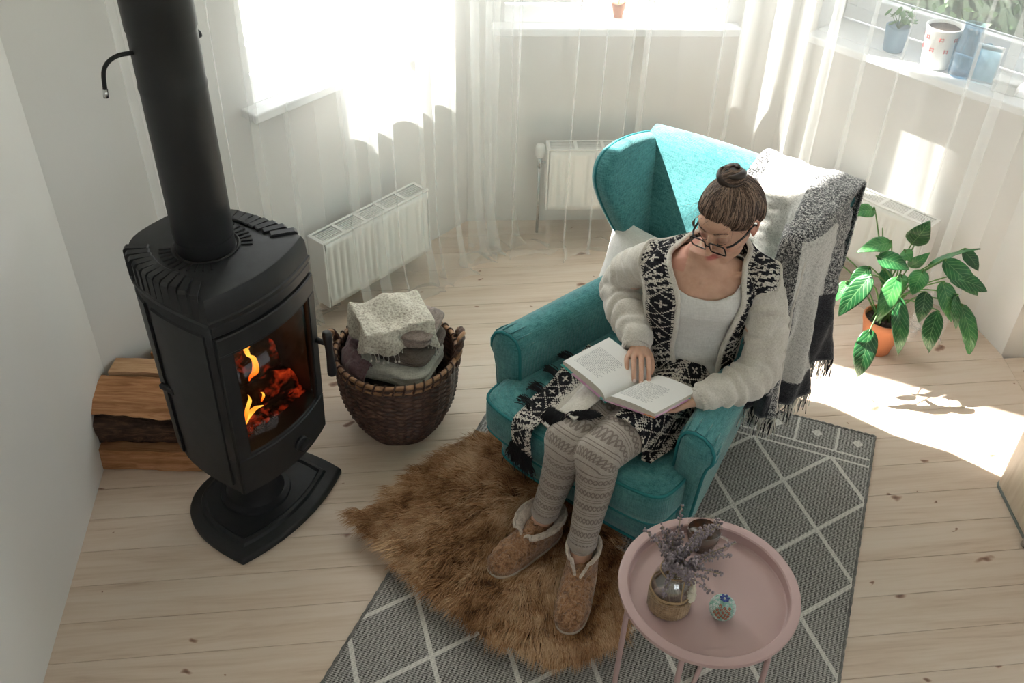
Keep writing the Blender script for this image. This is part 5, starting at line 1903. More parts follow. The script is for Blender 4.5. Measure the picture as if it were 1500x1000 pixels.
def page_side(O1, O2, sgn):
    th = .0125
    def surf(u, v, top):
        a = S1 + (S2 - S1) * v
        b = O1 + (O2 - O1) * v
        p = a + (b - a) * u
        hump = .017 * (u ** .45) * (1 - u) ** .9 * 1.6
        bot = .0035 + .003 * u ** .5
        z = p[2] + (bot + hump * .25 + th * (min(1, u * 9) ** .7) + hump * .75 if top else bot)
        return L3(p[0], p[1], z)
    n, m = 26, 16
    tv_, tf_ = grid(lambda u, v: surf(u, v, True), n, m)
    bv_, bf_ = grid(lambda u, v: surf(u, v, False), n, m)
    w_ = float(np.linalg.norm(O1 - S1)); h_ = float(np.linalg.norm(S2 - S1))
    at_ = [((u / n * w_) if sgn > 0 else (w_ - u / n * w_), v / m * h_, 0) for v in range(m + 1) for u in range(n + 1)]
    pg = fast_mesh('page', tv_, tf_, M_page, bk, {'page': at_})
    N_ = len(tv_)
    idx = lambda u, v: v * (n + 1) + u
    F = []
    for u in range(n):
        for v in (0, m): F.append((idx(u, v), idx(u + 1, v), N_ + idx(u + 1, v), N_ + idx(u, v)))
    for v in range(m): F.append((idx(n, v), idx(n, v + 1), N_ + idx(n, v + 1), N_ + idx(n, v)))
    e_ = mesh('page_block', (tv_ + bv_, F + [tuple(q[::-1]) for q in []]), M_edge, bk, smooth=False)
    # board
    def brd(u, v):
        v2 = -.022 + 1.044 * v
        u2 = u * 1.03 + .012 * 0
        a = S1 + (S2 - S1) * v2
        b = O1 + (O2 - O1) * v2
        p = a + (b - a) * u2
        return L3(p[0], p[1], p[2] + .0005 + .003 * u ** .5)
    solidify(mesh('cover_board', grid(brd, 10, 8), M_cover, bk), .003, -1 if sgn < 0 else 1)
page_side(A1, A2, -1)
page_side(B1, B2, 1)
mesh('spine', tube([L3(*(S1 + (S2 - S1) * t_ + np.array([0, 0, -.001]))) for t_ in (-.02, .25, .5, .75, 1.02)], [.0075] * 5, 10, flat=.5), mat('teal spine cloth', (.03, .30, .27), .5), bk)

# ------------------------------------------------------------------ sherpa slippers
def sherpa(name, c1, c2, c3):
    t = NT(name)
    v = t.coord('Object')
    n = t.noise(v, 75, 3, .6, .8)
    n2 = t.noise(v, 300, 2)
    t.color(t.ramp(t.math('ADD', t.math('MULTIPLY', n, .75), t.math('MULTIPLY', n2, .25)), [(.34, c1), (.5, c2), (.68, c3)]))
    t.set(Roughness=.98)
    t.b.inputs['Sheen Weight'].default_value = .4
    t.b.inputs['Specular IOR Level'].default_value = .1
    t.bump(t.math('ADD', n, n2), .9, .006)
    return t.m
M_sherpa = sherpa('caramel sherpa fleece', (.15, .065, .028), (.36, .185, .092), (.54, .32, .185))
M_fleece = sherpa('cream fleece lining', (.50, .40, .33), (.68, .575, .49), (.80, .70, .61))
M_sole = mat('cream slipper sole edge', (.70, .63, .53), .8)
def slipper(heel, toe, label, flare):
    hw_ = CO_world(heel); tw_ = CO_world(toe)
    d = tw_ - hw_
    a = math.atan2(d[1], d[0])
    Ln = float(np.hypot(d[0], d[1]))
    s_ = empty('slipper_boot', (hw_[0], hw_[1], .028), a, label, 'slipper', None)
    def halfw(u):
        return .051 * (max(0, 1 - (2 * u - 1) ** 4) ** .5) * (.86 + .22 * u) if 0 < u < 1 else 0
    def height(u):
        return float(np.interp(u, [0, .04, .12, .3, .45, .6, .75, .88, .96, 1], [.045, .085, .108, .112, .098, .082, .072, .060, .042, .018]))
    NU, NP = 96, 64
    rings = []
    for i in range(NU + 1):
        u = .004 + .992 * i / NU
        u = .5 - .5 * cos(PI * u)
        rg_ = []
        w_, h_ = halfw(u), height(u)
        for k in range(NP):
            a_ = PI * 1.0 * k / (NP - 1)
            y = w_ * cos(a_) * (1 + .10 * sin(a_))
            z = .016 + (h_ - .016) * sin(a_) ** .75
            p = Vector((u * Ln, y, z))
            nzv = mnoise.noise((p.x * 85 + heel[1] * 50, p.y * 85, p.z * 85)) * .0052 + mnoise.noise((p.x * 38, p.y * 38, p.z * 38)) * .0035
            nn = Vector((0, cos(a_), sin(a_)))
            rg_.append(tuple(p + nn * nzv * (sin(a_) ** .5 + .2)))
        rings.append(rg_)
    V, F = loft(rings, closed=False)
    # opening for the ankle
    V0 = V
    F = [f for f in F if not all((V0[i][0] < .60 * Ln * .70 and abs(V0[i][1]) < .034 * (1 if V0[i][0] < .30 * Ln else max(0, (.42 * Ln - V0[i][0]) / (.12 * Ln))) and V0[i][2] > .07) for i in f)]
    solidify(mesh('upper', (V, F), M_sherpa, s_), .006, 0)
    so_ = []
    for k in range(60):
        u = k / 59
        uu = .5 - .5 * cos(PI * u)
        so_.append((uu * Ln, halfw(uu) * 1.03 + .001))
    out_ = so_ + [(p[0], -p[1]) for p in so_[::-1]]
    rs = [[(p[0], p[1], 0) for p in out_], [(p[0] * 1.012 - .001, p[1] * 1.04, .004) for p in out_], [(p[0] * 1.012 - .001, p[1] * 1.04, .014) for p in out_], [(p[0], p[1] * .98, .019) for p in out_]]
    mesh('sole', loft(rs), M_sole, s_)
    # ankle shaft with a slit in front, fleece inside
    cx = .30 * Ln
    def shaft(off, zt_off=0.0):
        rows = []
        for j in range(15):
            v = j / 14
            rg_ = []
            for k in range(57):
                a0_ = R(9) + R(30 - 12 * flare) * v
                ph = a0_ + (2 * PI - 2 * a0_) * k / 56
                front = (1 + cos(ph)) / 2
                zt = .148 - .026 * front ** 3 + zt_off - (.018 * flare)
                z = .082 + (zt - .082) * v
                spread = 1 + (.10 + .62 * flare * v) * v + .10 * front ** 2 * v
                rx, ry = .056 * spread + off, .046 * spread + off
                slit = front ** 6 * (1 - v) * .02
                p = Vector((cx + rx * cos(ph) + slit + .012 * front ** 4 * (1 - v), ry * sin(ph), z - flare * .018 * v ** 3))
                p += Vector((cos(ph), sin(ph), 0)) * (mnoise.noise((p.x * 70, p.y * 70, p.z * 70)) * .003)
                rg_.append(tuple(p))
            rows.append(rg_)
        return rows
    solidify(mesh('shaft', loft(shaft(0), closed=False), M_sherpa, s_), .005, 0)
    li = shaft(-.006, .001)
    solidify(mesh('lining', loft(li, closed=False), M_fleece, s_), .006, 0)
    top = li[-1]
    path = [li[j][0] for j in range(0, 14, 2)] + list(shaft(-.001, .002)[-1]) + [li[j][-1] for j in range(13, -1, -2)]
    V, F = tube(path, [.0065 + .0012 * mnoise.noise((k * .5, heel[0] * 9, 0)) for k in range(len(path))], 9)
    mesh('fleece_rim', (V, F), M_fleece, s_)
    return s_
def CO_world(p):
    """chair-local (f, s) -> world xy"""
    return np.array([.49 - .656 * p[0] + .755 * p[1], 2.56 - .755 * p[0] - .656 * p[1]])
slipper((.490, .010), (.792, -.022), 'caramel fleece slipper boot with a wide folded cuff, the one nearer the stove', .75)
slipper((.508, .142), (.800, .294), 'caramel fleece slipper boot with an upright slit shaft, the one beside the pink table', .0)

# ------------------------------------------------------------------ split firewood stacked in the corner
def wood_mat(name, c1, c2, c3, bark=False):
    t = NT(name)
    v = t.coord('Object', (2.2, 28, 28) if not bark else (7, 22, 22))
    n = t.noise(v, 1.4, 5, .65, 1.6)
    n2 = t.noise(t.coord('Object', (14, 120, 120)), 1, 3)
    f = t.math('ADD', t.math('MULTIPLY', n, .75), t.math('MULTIPLY', n2, .25))
    t.color(t.ramp(f, [(.3, c1), (.5, c2), (.7, c3)]))
    t.set(Roughness=.9)
    t.b.inputs['Specular IOR Level'].default_value = .15
    t.bump(f, .9, .006 if bark else .003)
    return t.m
M_split = wood_mat('split orange wood', (.22, .095, .04), (.44, .215, .105), (.60, .34, .19))
M_split2 = wood_mat('pale split wood', (.34, .18, .09), (.55, .335, .19), (.68, .46, .30))
M_bark = wood_mat('dark bark', (.018, .012, .010), (.075, .045, .032), (.19, .11, .075), True)
def firewood(label, x0, x1, prof, barks, m, ang_=0.0, seed=0, wav=.006, face=None):
    """prof: corner points (y, z) of the section at the floor position, barks: edges covered by bark"""
    cy = sum(p[0] for p in prof) / len(prof); cz = min(p[1] for p in prof)
    cx = (x0 + x1) / 2
    o_ = empty('firewood_log', (cx, cy, cz), ang_, label, 'firewood', None)
    NX = 34
    pts = []
    for i in range(len(prof)):
        a, b = prof[i], prof[(i + 1) % len(prof)]
        for k in range(6):
            pts.append((a[0] + (b[0] - a[0]) * k / 6 - cy, a[1] + (b[1] - a[1]) * k / 6 - cz, i))
    rings = []
    for i in range(NX + 1):
        x = x0 - cx + (x1 - x0) * i / NX
        rg_ = []
        for y, z, e in pts:
            w1 = mnoise.noise((x * 7 + seed, y * 9, z * 9)) * wav * 1.6 + mnoise.noise((x * 22 + seed, y * 22, z * 22)) * wav * .6
            bk_ = (mnoise.noise((x * 30, y * 60, z * 60 + seed)) * .006) if e in barks else 0
            edge_w = .020 * mnoise.noise((x * 8 + seed, 4, 0)) if face and e == face else 0
            rg_.append((x, y + w1 + bk_ + edge_w, max(.001, z + mnoise.noise((x * 6, y * 8 + seed, z * 8)) * wav)))
        rings.append(rg_)
    n = len(pts)
    V = [q for r_ in rings for q in r_]
    Fw, Fb = [], []
    for i in range(NX):
        for k in range(n):
            k2 = (k + 1) % n
            (Fb if pts[k][2] in barks else Fw).append((i * n + k, i * n + k2, (i + 1) * n + k2, (i + 1) * n + k))
    Fw += [tuple(range(n))[::-1], tuple(range(NX * n, (NX + 1) * n))]
    mesh('split_wood', (V, Fw), m, o_, auto=50)
    if Fb: mesh('bark', (V, Fb), M_bark, o_)
    return o_
firewood('flat orange split log at the bottom front of the stack by the left wall', -1.455, -1.06, [(2.415, .003), (2.52, .003), (2.535, .075), (2.425, .088)], (), M_split, 0, 1)
firewood('pale split log lying on the floor at the back of the stack', -1.46, -1.08, [(2.56, .003), (2.66, .003), (2.665, .09), (2.57, .10)], (), M_split2, 0, 2)
firewood('dark bark covered log lying on the bottom front log of the stack', -1.455, -1.07, [(2.455, .096), (2.575, .105), (2.57, .185), (2.51, .210), (2.445, .185)], (0, 2, 3, 4), M_split, 0, 3, .008)
firewood('wide orange slab with a wavy bark edge, topmost at the front of the stack', -1.462, -1.06, [(2.452, .222), (2.47, .200), (2.60, .206), (2.625, .258), (2.50, .250)], (0, 1), M_split, R(-2), 4, .007, 0)
firewood('pale straight split log beside the wavy slab on top of the stack', -1.435, -1.06, [(2.632, .115), (2.70, .115), (2.722, .262), (2.640, .268)], (1,), M_split2, R(1), 5, .005)
firewood('dark brown split log hidden low in the middle of the stack', -1.43, -1.08, [(2.73, .003), (2.83, .003), (2.82, .12), (2.74, .13)], (0, 3), M_split, R(3), 6, .006)
firewood('reddish split log at the very back of the stack, against the corner', -1.34, -1.02, [(2.785, .135), (2.875, .125), (2.885, .225), (2.80, .235)], (1,), M_split, R(8), 7, .006)
# bare wall behind the stack; the dark gap there is left to real shadow

# ------------------------------------------------------------------ wicker basket
t = NT('dark brown willow')
v = t.coord('Object', (30, 30, 160))
n = t.noise(v, 1, 4, .6)
t.color(t.ramp(n, [(.3, (.018, .009, .007)), (.5, (.075, .036, .025)), (.72, (.20, .11, .075))]))
t.set(Roughness=.5)
M_wicker = t.m
t = NT('light brown willow')
n = t.noise(t.coord('Object', (24, 24, 60)), 1, 4, .6)
t.color(t.ramp(n, [(.3, (.16, .075, .04)), (.5, (.34, .18, .09)), (.7, (.52, .31, .17))]))
t.set(Roughness=.45)
M_cane = t.m
bs_ = empty('wicker_basket', (-.412, 2.712, 0), R(12), 'dark brown wicker basket with two rope handles, full of folded blankets', 'basket')
prof_r = lambda z: float(np.interp(z, [0, .03, .08, .15, .22, .30, .36], [.128, .148, .175, .199, .212, .216, .216]))
ROWS, TH = 32, 240
V, F = [], []
for j in range(ROWS * 4 + 1):
    z = .006 + .335 * j / (ROWS * 4)
    row_ = j // 4
    sub = (j % 4) / 4
    for k in range(TH):
        th_ = 2 * PI * k / TH
        r_ = prof_r(z) + .0050 * sin(20 * th_ + PI * (row_ % 2)) * sin(PI * sub) + .0030 * sin(PI * sub) + .004 * abs(cos(10 * th_ + .3)) ** 6
        V.append((r_ * cos(th_), r_ * sin(th_), z + .0014 * sin(20 * th_)))
for j in range(ROWS * 4):
    for k in range(TH):
        k2 = (k + 1) % TH
        F.append((j * TH + k, j * TH + k2, (j + 1) * TH + k2, (j + 1) * TH + k))
F.append(tuple(range(TH))[::-1])
solidify(mesh('woven_side', (V, F), M_wicker, bs_), .006, -1)
for z_, r_, w_ in ((.345, .2165, .0085), (.322, .2185, .0060), (.010, .137, .008)):
    mesh('rim_cane', tube([(r_ * cos(2 * PI * k / 64), r_ * sin(2 * PI * k / 64), z_ + .002 * sin(k * .7)) for k in range(64)], w_, 10, closed=True), M_cane if z_ > .1 else M_wicker, bs_)
wrap0 = None
for k in range(40):
    a_ = 2 * PI * k / 40
    if wrap0 is None:
        lp = [(.2165 + .012 * cos(q), .016 * sin(q) * 0 + .010 * sin(q * .5 + .3), .336 + .021 * sin(q)) for q in np.linspace(0, 2 * PI, 15)[:-1]]
        wrap0 = mesh('rim_wrap', tube(lp, .0036, 7, closed=True), M_wicker, bs_)
        wrap0.rotation_euler = (0, 0, a_)
    else:
        o_ = wrap0.copy(); col.objects.link(o_); o_.parent = bs_; o_.rotation_euler = (0, 0, a_)
for sd in (0, 1):
    a0 = R(-8) + PI * sd
    arc = []
    for k in range(25):
        q = PI * k / 24
        aa = a0 + .27 * cos(q)
        rr_ = .222 + .012 * sin(q)
        arc.append(Vector((rr_ * cos(aa), rr_ * sin(aa), .325 + .088 * sin(q) ** .8)))
    for st in range(3):
        pts = []
        for k in range(25):
            tg = (arc[min(k + 1, 24)] - arc[max(k - 1, 0)]).normalized()
            x_ = tg.cross(Vector((cos(a0), sin(a0), .01))).normalized(); y_ = tg.cross(x_)
            an = k * .75 + st * 2 * PI / 3
            pts.append(tuple(arc[k] + (x_ * cos(an) + y_ * sin(an)) * .0072))
        mesh('rope_handle', tube(pts, .0075, 8), M_cane if st == 1 else M_wicker, bs_)

# blankets in the basket, each a thing of its own
def folded(name, label, c, w_, d_, z0, z1, rz, m, layers=3, seed=0, sag=.02, cat='blanket'):
    NX, NZ = 56, layers * 8
    rings = []
    for j in range(NZ + 1):
        v = j / NZ
        q = (v * layers) % 1 if v < 1 else 1
        bul = 1 - .10 * abs(2 * q - 1) ** 3 - (.10 * (2 * abs(v - .5)) ** 6)
        rg_ = []
        for k in range(NX):
            a_ = 2 * PI * k / NX
            x = w_ / 2 * bul * math.copysign(abs(cos(a_)) ** .42, cos(a_))
            y = d_ / 2 * bul * math.copysign(abs(sin(a_)) ** .42, sin(a_))
            # folds show on three sides
            z = z0 + (z1 - z0) * v - sag * ((2 * x / w_) ** 2 + (2 * y / d_) ** 2) * v * .5
            n_ = Vector(mnoise.noise_vector((x * 11 + seed, y * 11, v * 3 + seed)))
            z += .010 * n_.z * v
            rg_.append((x + .010 * n_.x, y + .010 * n_.y, z))
        rings.append(rg_)
    top = rings[-1]
    for s_ in (.86, .6, .3, .02):
        rings.append([(p[0] * s_, p[1] * s_, p[2] + (1 - s_ ** 2) * sag * .9 + .008 * mnoise.noise((p[0] * s_ * 14, p[1] * s_ * 14, seed))) for p in top])
    V, F = loft(rings)
    V = [(p[0], p[1], p[2] - z0) for p in V]
    o_ = mesh(name, (V, F), m)
    o_.location = (c[0], c[1], z0)
    o_.rotation_euler = (0, 0, rz)
    return tag(o_, label, cat, 'blankets folded in the wicker basket')
M_mauve = fabric('mauve crumpled cotton', (.10, .055, .060), (.21, .13, .135), 600, blot=.15)
M_sage = fabric('pale sage wool', (.36, .35, .30), (.56, .55, .49), 500, blot=.15, bump=.8)
M_brownw = fabric('dark taupe wool', (.060, .047, .038), (.15, .12, .10), 500, blot=.2, bump=.8)
M_taupe = fabric('taupe cable knit', (.15, .115, .10), (.36, .29, .26), 160, blot=.12, bump=1.0)
BC = (-.412, 2.712)
# crumpled mauve cloth round the inside of the rim
def crumple(u, v):
    a_ = R(118) + R(122) * u
    r_ = .115 + .082 * v
    n_ = mnoise.noise((u * 9, v * 4, 2)) * .020 + mnoise.noise((u * 24, v * 9, 5)) * .009
    return (r_ * cos(a_), r_ * sin(a_), .300 + .075 * sin(PI * v) ** .7 + n_)
mv_ = mesh('mauve_cloth', grid(crumple, 70, 22), M_mauve)
solidify(mv_, .006, 0)
mv_.location = (BC[0], BC[1], .0)
tag(mv_, 'crumpled mauve cloth stuffed along the left rim of the wicker basket', 'cloth', 'blankets folded in the wicker basket')
folded('folded_blanket', 'dark filling blanket deep inside the wicker basket under the others', BC, .26, .24, .06, .30, R(20), M_brownw, 3, 2)
folded('folded_blanket', 'pale sage blanket, lowest of the folded pile showing above the basket rim', (BC[0] + .005, BC[1] - .025), .295, .255, .305, .375, R(-16), M_sage, 2, 3)
folded('folded_blanket', 'dark taupe blanket folded above the pale sage one in the basket', (BC[0] + .035, BC[1] - .015), .245, .225, .378, .430, R(-22), M_brownw, 2, 5)
folded('folded_blanket', 'taupe cable knit blanket under the lace throw, showing on the right of the pile', (BC[0] + .045, BC[1] + .005), .225, .205, .433, .498, R(-18), M_taupe, 2, 7)
# lace throw on top with a pompom edge
t = NT('cream lace')
v = t.coord('Object')
vo = t.n('TexVoronoi'); t.l(v, vo.inputs['Vector']); vo.inputs['Scale'].default_value = 120
n = t.noise(v, 140, 3, .7)
f = t.math('ADD', t.math('MULTIPLY', vo.outputs['Distance'], .55), t.math('MULTIPLY', n, .6))
t.color(t.ramp(f, [(.26, (.34, .295, .235)), (.45, (.52, .47, .39)), (.68, (.70, .66, .57))]))
t.set(Roughness=.95)
t.bump(f, 1.0, .004)
M_lace = t.m
LW, LD = .40, .34
def lace(u, v):
    x, y = (u - .5) * LW, (v - .5) * LD
    a_ = R(24)
    r2 = max(abs(x) / .120, abs(y) / .098)
    fall = max(0, r2 - 1)
    squash = 1 / (1 + .85 * fall)
    X, Y = x * squash, y * squash
    z = .514 + .022 * mnoise.noise((x * 10, y * 10, 3)) + .010 * mnoise.noise((x * 24, y * 24, 8)) + .012 * sin(x * 38 + y * 20 + 3 * mnoise.noise((x * 5, y * 5, 1))) * min(1, .35 + fall)
    z -= .135 * fall ** 1.15
    z += .022 * math.exp(-((x + .02) / .07) ** 2 - ((y - .05) / .06) ** 2)
    X += .016 * sin(y * 34 + 2) * min(1, fall * 2); Y += .016 * sin(x * 30) * min(1, fall * 2)
    return (X * cos(a_) - Y * sin(a_), X * sin(a_) + Y * cos(a_), z - .5)
lv_, lf_ = grid(lace, 80, 70)
lt_ = empty('lace_throw', (BC[0] - .005, BC[1] - .005, .5), 0, 'cream lace throw with a pompom edge heaped on top of the basket', 'throw blanket', 'blankets folded in the wicker basket')
lc_ = mesh('lace_cloth', (lv_, lf_), M_lace, lt_)
solidify(lc_, .005, 0)
ed = [lv_[i] for i in range(81)] + [lv_[j * 81 + 80] for j in range(71)]
for k in range(0, 151, 5):
    p = Vector(ed[k])
    if p.x * .2 - p.y < .02 and p.x < .1: pass
    q = p + Vector((random.gauss(0, .006), random.gauss(-.004, .004), -.022 - random.random() * .012))
    pp_ = mesh('pompom', join(tube([p, (p + q) / 2 + Vector((.002, 0, 0)), q], .0012, 5), sph(q, (.0042, .0042, .0055), 8, 6)), M_cream_yarn, lt_)

# ------------------------------------------------------------------ pink tray table
M_pink = mat('dusty pink powder coat', (.50, .345, .335), .42, var=.03, vscale=3)
tt = empty('tray_table', (.513, 1.555, .0098), 0, 'round dusty pink metal tray table in front of the armchair', 'side table')
mesh('tray', lathe([(.001, .505), (.196, .505), (.2, .508), (.2015, .535), (.205, .5385), (.222, .540), (.2275, .538), (.2285, .532), (.2265, .524), (.2245, .532), (.207, .5335), (.2045, .520), (.203, .500), (.001, .500)], 96, caps=False), M_pink, tt, auto=35)
mesh('tray_support', tube([(.190 * cos(2 * PI * k / 60), .190 * sin(2 * PI * k / 60), .493) for k in range(60)], .006, 10, closed=True), M_pink, tt)
LEGA = [R(172), R(245), R(322), R(60)]
for a_ in LEGA:
    mesh('leg', tube(catmull([(.190 * cos(a_), .190 * sin(a_), .490), (.193 * cos(a_), .193 * sin(a_), .30), (.195 * cos(a_), .195 * sin(a_), .03), (.188 * cos(a_), .188 * sin(a_), .008), (.165 * cos(a_), .165 * sin(a_), .0075)], 5), .0075, 12), M_pink, tt)
for a_, b_ in ((0, 2), (1, 3)):
    pa, pb = [(.166 * cos(LEGA[q]), .166 * sin(LEGA[q]), .0078 + (.012 if a_ else 0) * 0) for q in (a_, b_)]
    mid = ((pa[0] + pb[0]) / 2, (pa[1] + pb[1]) / 2, .0085 + (.014 if a_ == 0 else 0))
    mesh('floor_bar', tube(catmull([pa, mid, pb], 8), .0072, 12), M_pink, tt)
TT = .5153   # top of the tray
# vase
def clear_glass(name, tint, rough=.0):
    t = NT(name)
    t.color(tint)
    t.set(Roughness=rough, IOR=1.45)
    t.b.inputs['Transmission Weight'].default_value = 1
    return t.m
M_glass = glass_mat('clear jar glass', (.96, .955, .945), .2)
M_burlap = fabric('burlap', (.20, .125, .065), (.46, .32, .19), 260, bump=1.0)
vz = empty('glass_vase', (.411, 1.522, TT), R(20), 'clear glass jar wrapped in burlap holding dried lavender on the pink table', 'vase')
vz.scale = (1.17, 1.17, 1.15)
gp = [(.001, .003), (.034, .003), (.040, .008), (.0435, .02), (.0435, .080), (.041, .093), (.031, .106), (.0275, .112), (.0275, .124), (.030, .127), (.0275, .128), (.0255, .124), (.0255, .112), (.029, .104), (.039, .092), (.0415, .080), (.0415, .02), (.038, .010), (.001, .006)]
mesh('jar', lathe(gp, 40, caps=False), M_glass, vz)
rgw = []
for j in range(13):
    z = .004 + .050 * j / 12
    rgw.append([((.0450 + .0008 * sin(k * 2.4) + .0008 * sin(j * 3.0)) * cos(2 * PI * k / 72), (.0450 + .0008 * sin(k * 2.4) + .0008 * sin(j * 3)) * sin(2 * PI * k / 72), z + .004 * mnoise.noise((k * .25, j * .1, 0)) * (j / 12) + (.004 * sin(2 * PI * k / 72 * 2)) * (j / 12)) for k in range(72)])
solidify(mesh('burlap_wrap', loft(rgw, cap=False), M_burlap, vz), .0022, 0)
M_twine = mat('jute twine', (.44, .30, .17), .95, bump=.6, bscale=400)
for z_ in (.060, .064, .121):
    r_ = .0446 if z_ < .1 else .0300
    mesh('twine', tube([(r_ * cos(2 * PI * k / 40), r_ * sin(2 * PI * k / 40), z_ + .001 * sin(k)) for k in range(40)], .0016, 6, closed=True), M_twine, vz)
mesh('twine_tail', tube(catmull([(.010, -.0300, .121), (.002, -.038, .105), (-.004, -.046, .085), (-.002, -.048, .066)], 6), .0016, 6), M_twine, vz)
M_lacew = mat('cream lace flower', (.66, .60, .48), .9, bump=.6, bscale=200)
def rosette(c, r_, nrm, parent, m, petals=7, nm='lace_flower'):
    nrm = Vector(nrm).normalized()
    x = nrm.cross(Vector((0, 0, 1))).normalized(); y = nrm.cross(x)
    vf_ = []
    V = [tuple(Vector(c) + nrm * .004)]
    N_ = 84
    F = []
    for ring_i, rr_ in enumerate((.35, .7, 1)):
        for k in range(N_):
            a_ = 2 * PI * k / N_
            q = r_ * rr_ * (1 - .16 * (1 - abs(sin(petals * a_ / 2))) * rr_)
            h = .003 * abs(sin(petals * a_ / 2)) + .002 * sin(a_ * petals * 2)
            V.append(tuple(Vector(c) + x * cos(a_) * q + y * sin(a_) * q + nrm * (h + .002 - .006 * rr_ ** 2)))
    for k in range(N_): F.append((0, 1 + k, 1 + (k + 1) % N_))
    for i in range(2):
        for k in range(N_):
            F.append((1 + i * N_ + k, 1 + i * N_ + (k + 1) % N_, 1 + (i + 1) * N_ + (k + 1) % N_, 1 + (i + 1) * N_ + k))
    return solidify(mesh(nm, (V, F), m, parent), .0016, 0)
rosette((.030, -.034, .066), .019, (.6, -.7, .35), vz, M_lacew)
rosette((.039, -.012, .078), .015, (.95, -.2, .3), vz, M_lacew, 6)
# dried lavender: every sprig a part with its own stem and buds
M_stem = mat('dry stem', (.30, .25, .17), .9, var=.2)
M_lav = mat('grey lilac dried buds', (.30, .25, .275), .95, var=.35, vscale=60)
lvd = empty('dried_lavender', (.411, 1.522, TT + .02), 0, 'bunch of dried grey lilac lavender standing in the glass jar', 'dried flowers')
lvd.scale = (1.14, 1.14, 1.12)
for k in range(46):
    a_ = random.uniform(0, 2 * PI)
    sp = random.uniform(.15, 1.0)
    reach = .10 * sp
    top = Vector((.012 + reach * cos(a_) + .014, reach * sin(a_) + .018, .165 + random.uniform(-.015, .05) - .035 * sp))
    if k % 8 == 0: top += Vector((.03 * cos(a_), .03 * sin(a_), -.02))
    base = Vector((random.gauss(0, .010), random.gauss(0, .010), .0))
    nk = Vector((.016 * cos(a_) * sp, .016 * sin(a_) * sp, .100))
    P_ = catmull([base, nk, (nk + top) / 2 + Vector((0, 0, .012)), top], 6)
    sg = mesh('lavender_sprig', tube(P_, .0011, 5), M_stem, lvd)
    vf_ = []
    for q in range(9):
        u_ = .50 + .50 * q / 8
        i_ = u_ * (len(P_) - 1); a0 = int(min(i_, len(P_) - 2))
        c_ = P_[a0] + (P_[a0 + 1] - P_[a0]) * (i_ - a0)
        for w_ in range(4):
            if random.random() < .25: continue
            an = w_ * PI / 2 + q * .8
            r_ = random.uniform(.0035, .0075) * (1 - .25 * q / 8)
            vf_.append(sph((c_[0] + r_ * cos(an), c_[1] + r_ * sin(an), c_[2] + random.gauss(0, .0030)), (.0030 * random.uniform(.6, 1.3), .0030, .0042 * random.uniform(.7, 1.2)), 6, 4))
    b_ = mesh('lavender_buds', join(*vf_), M_lav, sg)
    b_['kind'] = 'stuff'
# glass cup with dark tea
cp = empty('glass_cup', (.517, 1.708, TT), R(-35), 'glass cup of dark tea behind the lavender on the pink table', 'cup')
mesh('cup_glass', lathe([(.001, .002), (.030, .002), (.034, .006), (.0445, .045), (.0465, .082), (.0455, .0835), (.044, .082), (.042, .046), (.032, .009), (.001, .007)], 40, caps=False), glass_mat('cup glass', (.97, .965, .95), .12), cp)
mesh('tea', lathe([(.001, .008), (.0315, .010), (.0412, .046), (.0428, .064), (.001, .0642)], 36, caps=False), mat('dark tea', (.05, .018, .008), .08, var=.1), cp)
mesh('cup_handle', tube(catmull([(.044, 0, .074), (.062, 0, .076), (.070, 0, .055), (.062, 0, .034), (.042, 0, .030)], 7), .0048, 10), glass_mat('cup glass', (.95, .94, .93), .2), cp)
# flower-covered ball ornament
M_orn = []
for nm, c in (('white petals', (.62, .68, .66)), ('mint petals', (.30, .52, .45)), ('cobalt petals', (.03, .06, .26)), ('coral glaze', (.42, .13, .07)), ('dark green glaze', (.03, .10, .08))):
    M_orn.append(mat(nm, c, .3, var=.2, vscale=60))
orn = empty('ceramic_ornament', (.538, 1.494, TT), 0, 'small round ceramic ornament covered with tiny blue and white flowers on the pink table', 'ornament')
mesh('ball', sph((0, 0, .031), .031, 32, 20), M_orn[1], orn)
g = (1 + 5 ** .5) / 2
for k in range(150):
    z = 1 - 2 * (k + .5) / 150
    a_ = 2 * PI * k / g
    rr_ = math.sqrt(1 - z * z)
    n_ = Vector((rr_ * cos(a_), rr_ * sin(a_), z))
    if n_.z < -.75: continue
    front = n_.dot(Vector((-.15, -.75, .35)).normalized())
    m_i = 3 if front > .78 else (1 if mnoise.noise(n_ * 2.2) > .08 else 0)
    if n_.z > .93: continue
    c_ = n_ * .0312 + Vector((0, 0, .031))
    x = n_.cross(Vector((.1, .2, 1))).normalized(); y = n_.cross(x)
    vf_ = [sph(tuple(c_ + x * cos(2 * PI * p_ / 5) * .0026 + y * sin(2 * PI * p_ / 5) * .0026), .0019, 6, 4) for p_ in range(5)]
    f_ = mesh('tiny_flower', join(*vf_), M_orn[m_i], orn)
for p_ in range(7):
    a_ = 2 * PI * p_ / 7
    mesh('blue_petal', xf(sph((0, 0, 0), (.0075, .0042, .0022), 10, 6), Matrix.Translation((.0065 * cos(a_), .0065 * sin(a_), .0655)) @ Matrix.Rotation(a_, 4, 'Z') @ Matrix.Rotation(R(-28), 4, 'Y')), M_orn[2], orn)
mesh('flower_centre', sph((0, 0, .0668), .003, 10, 6), M_orn[0], orn)

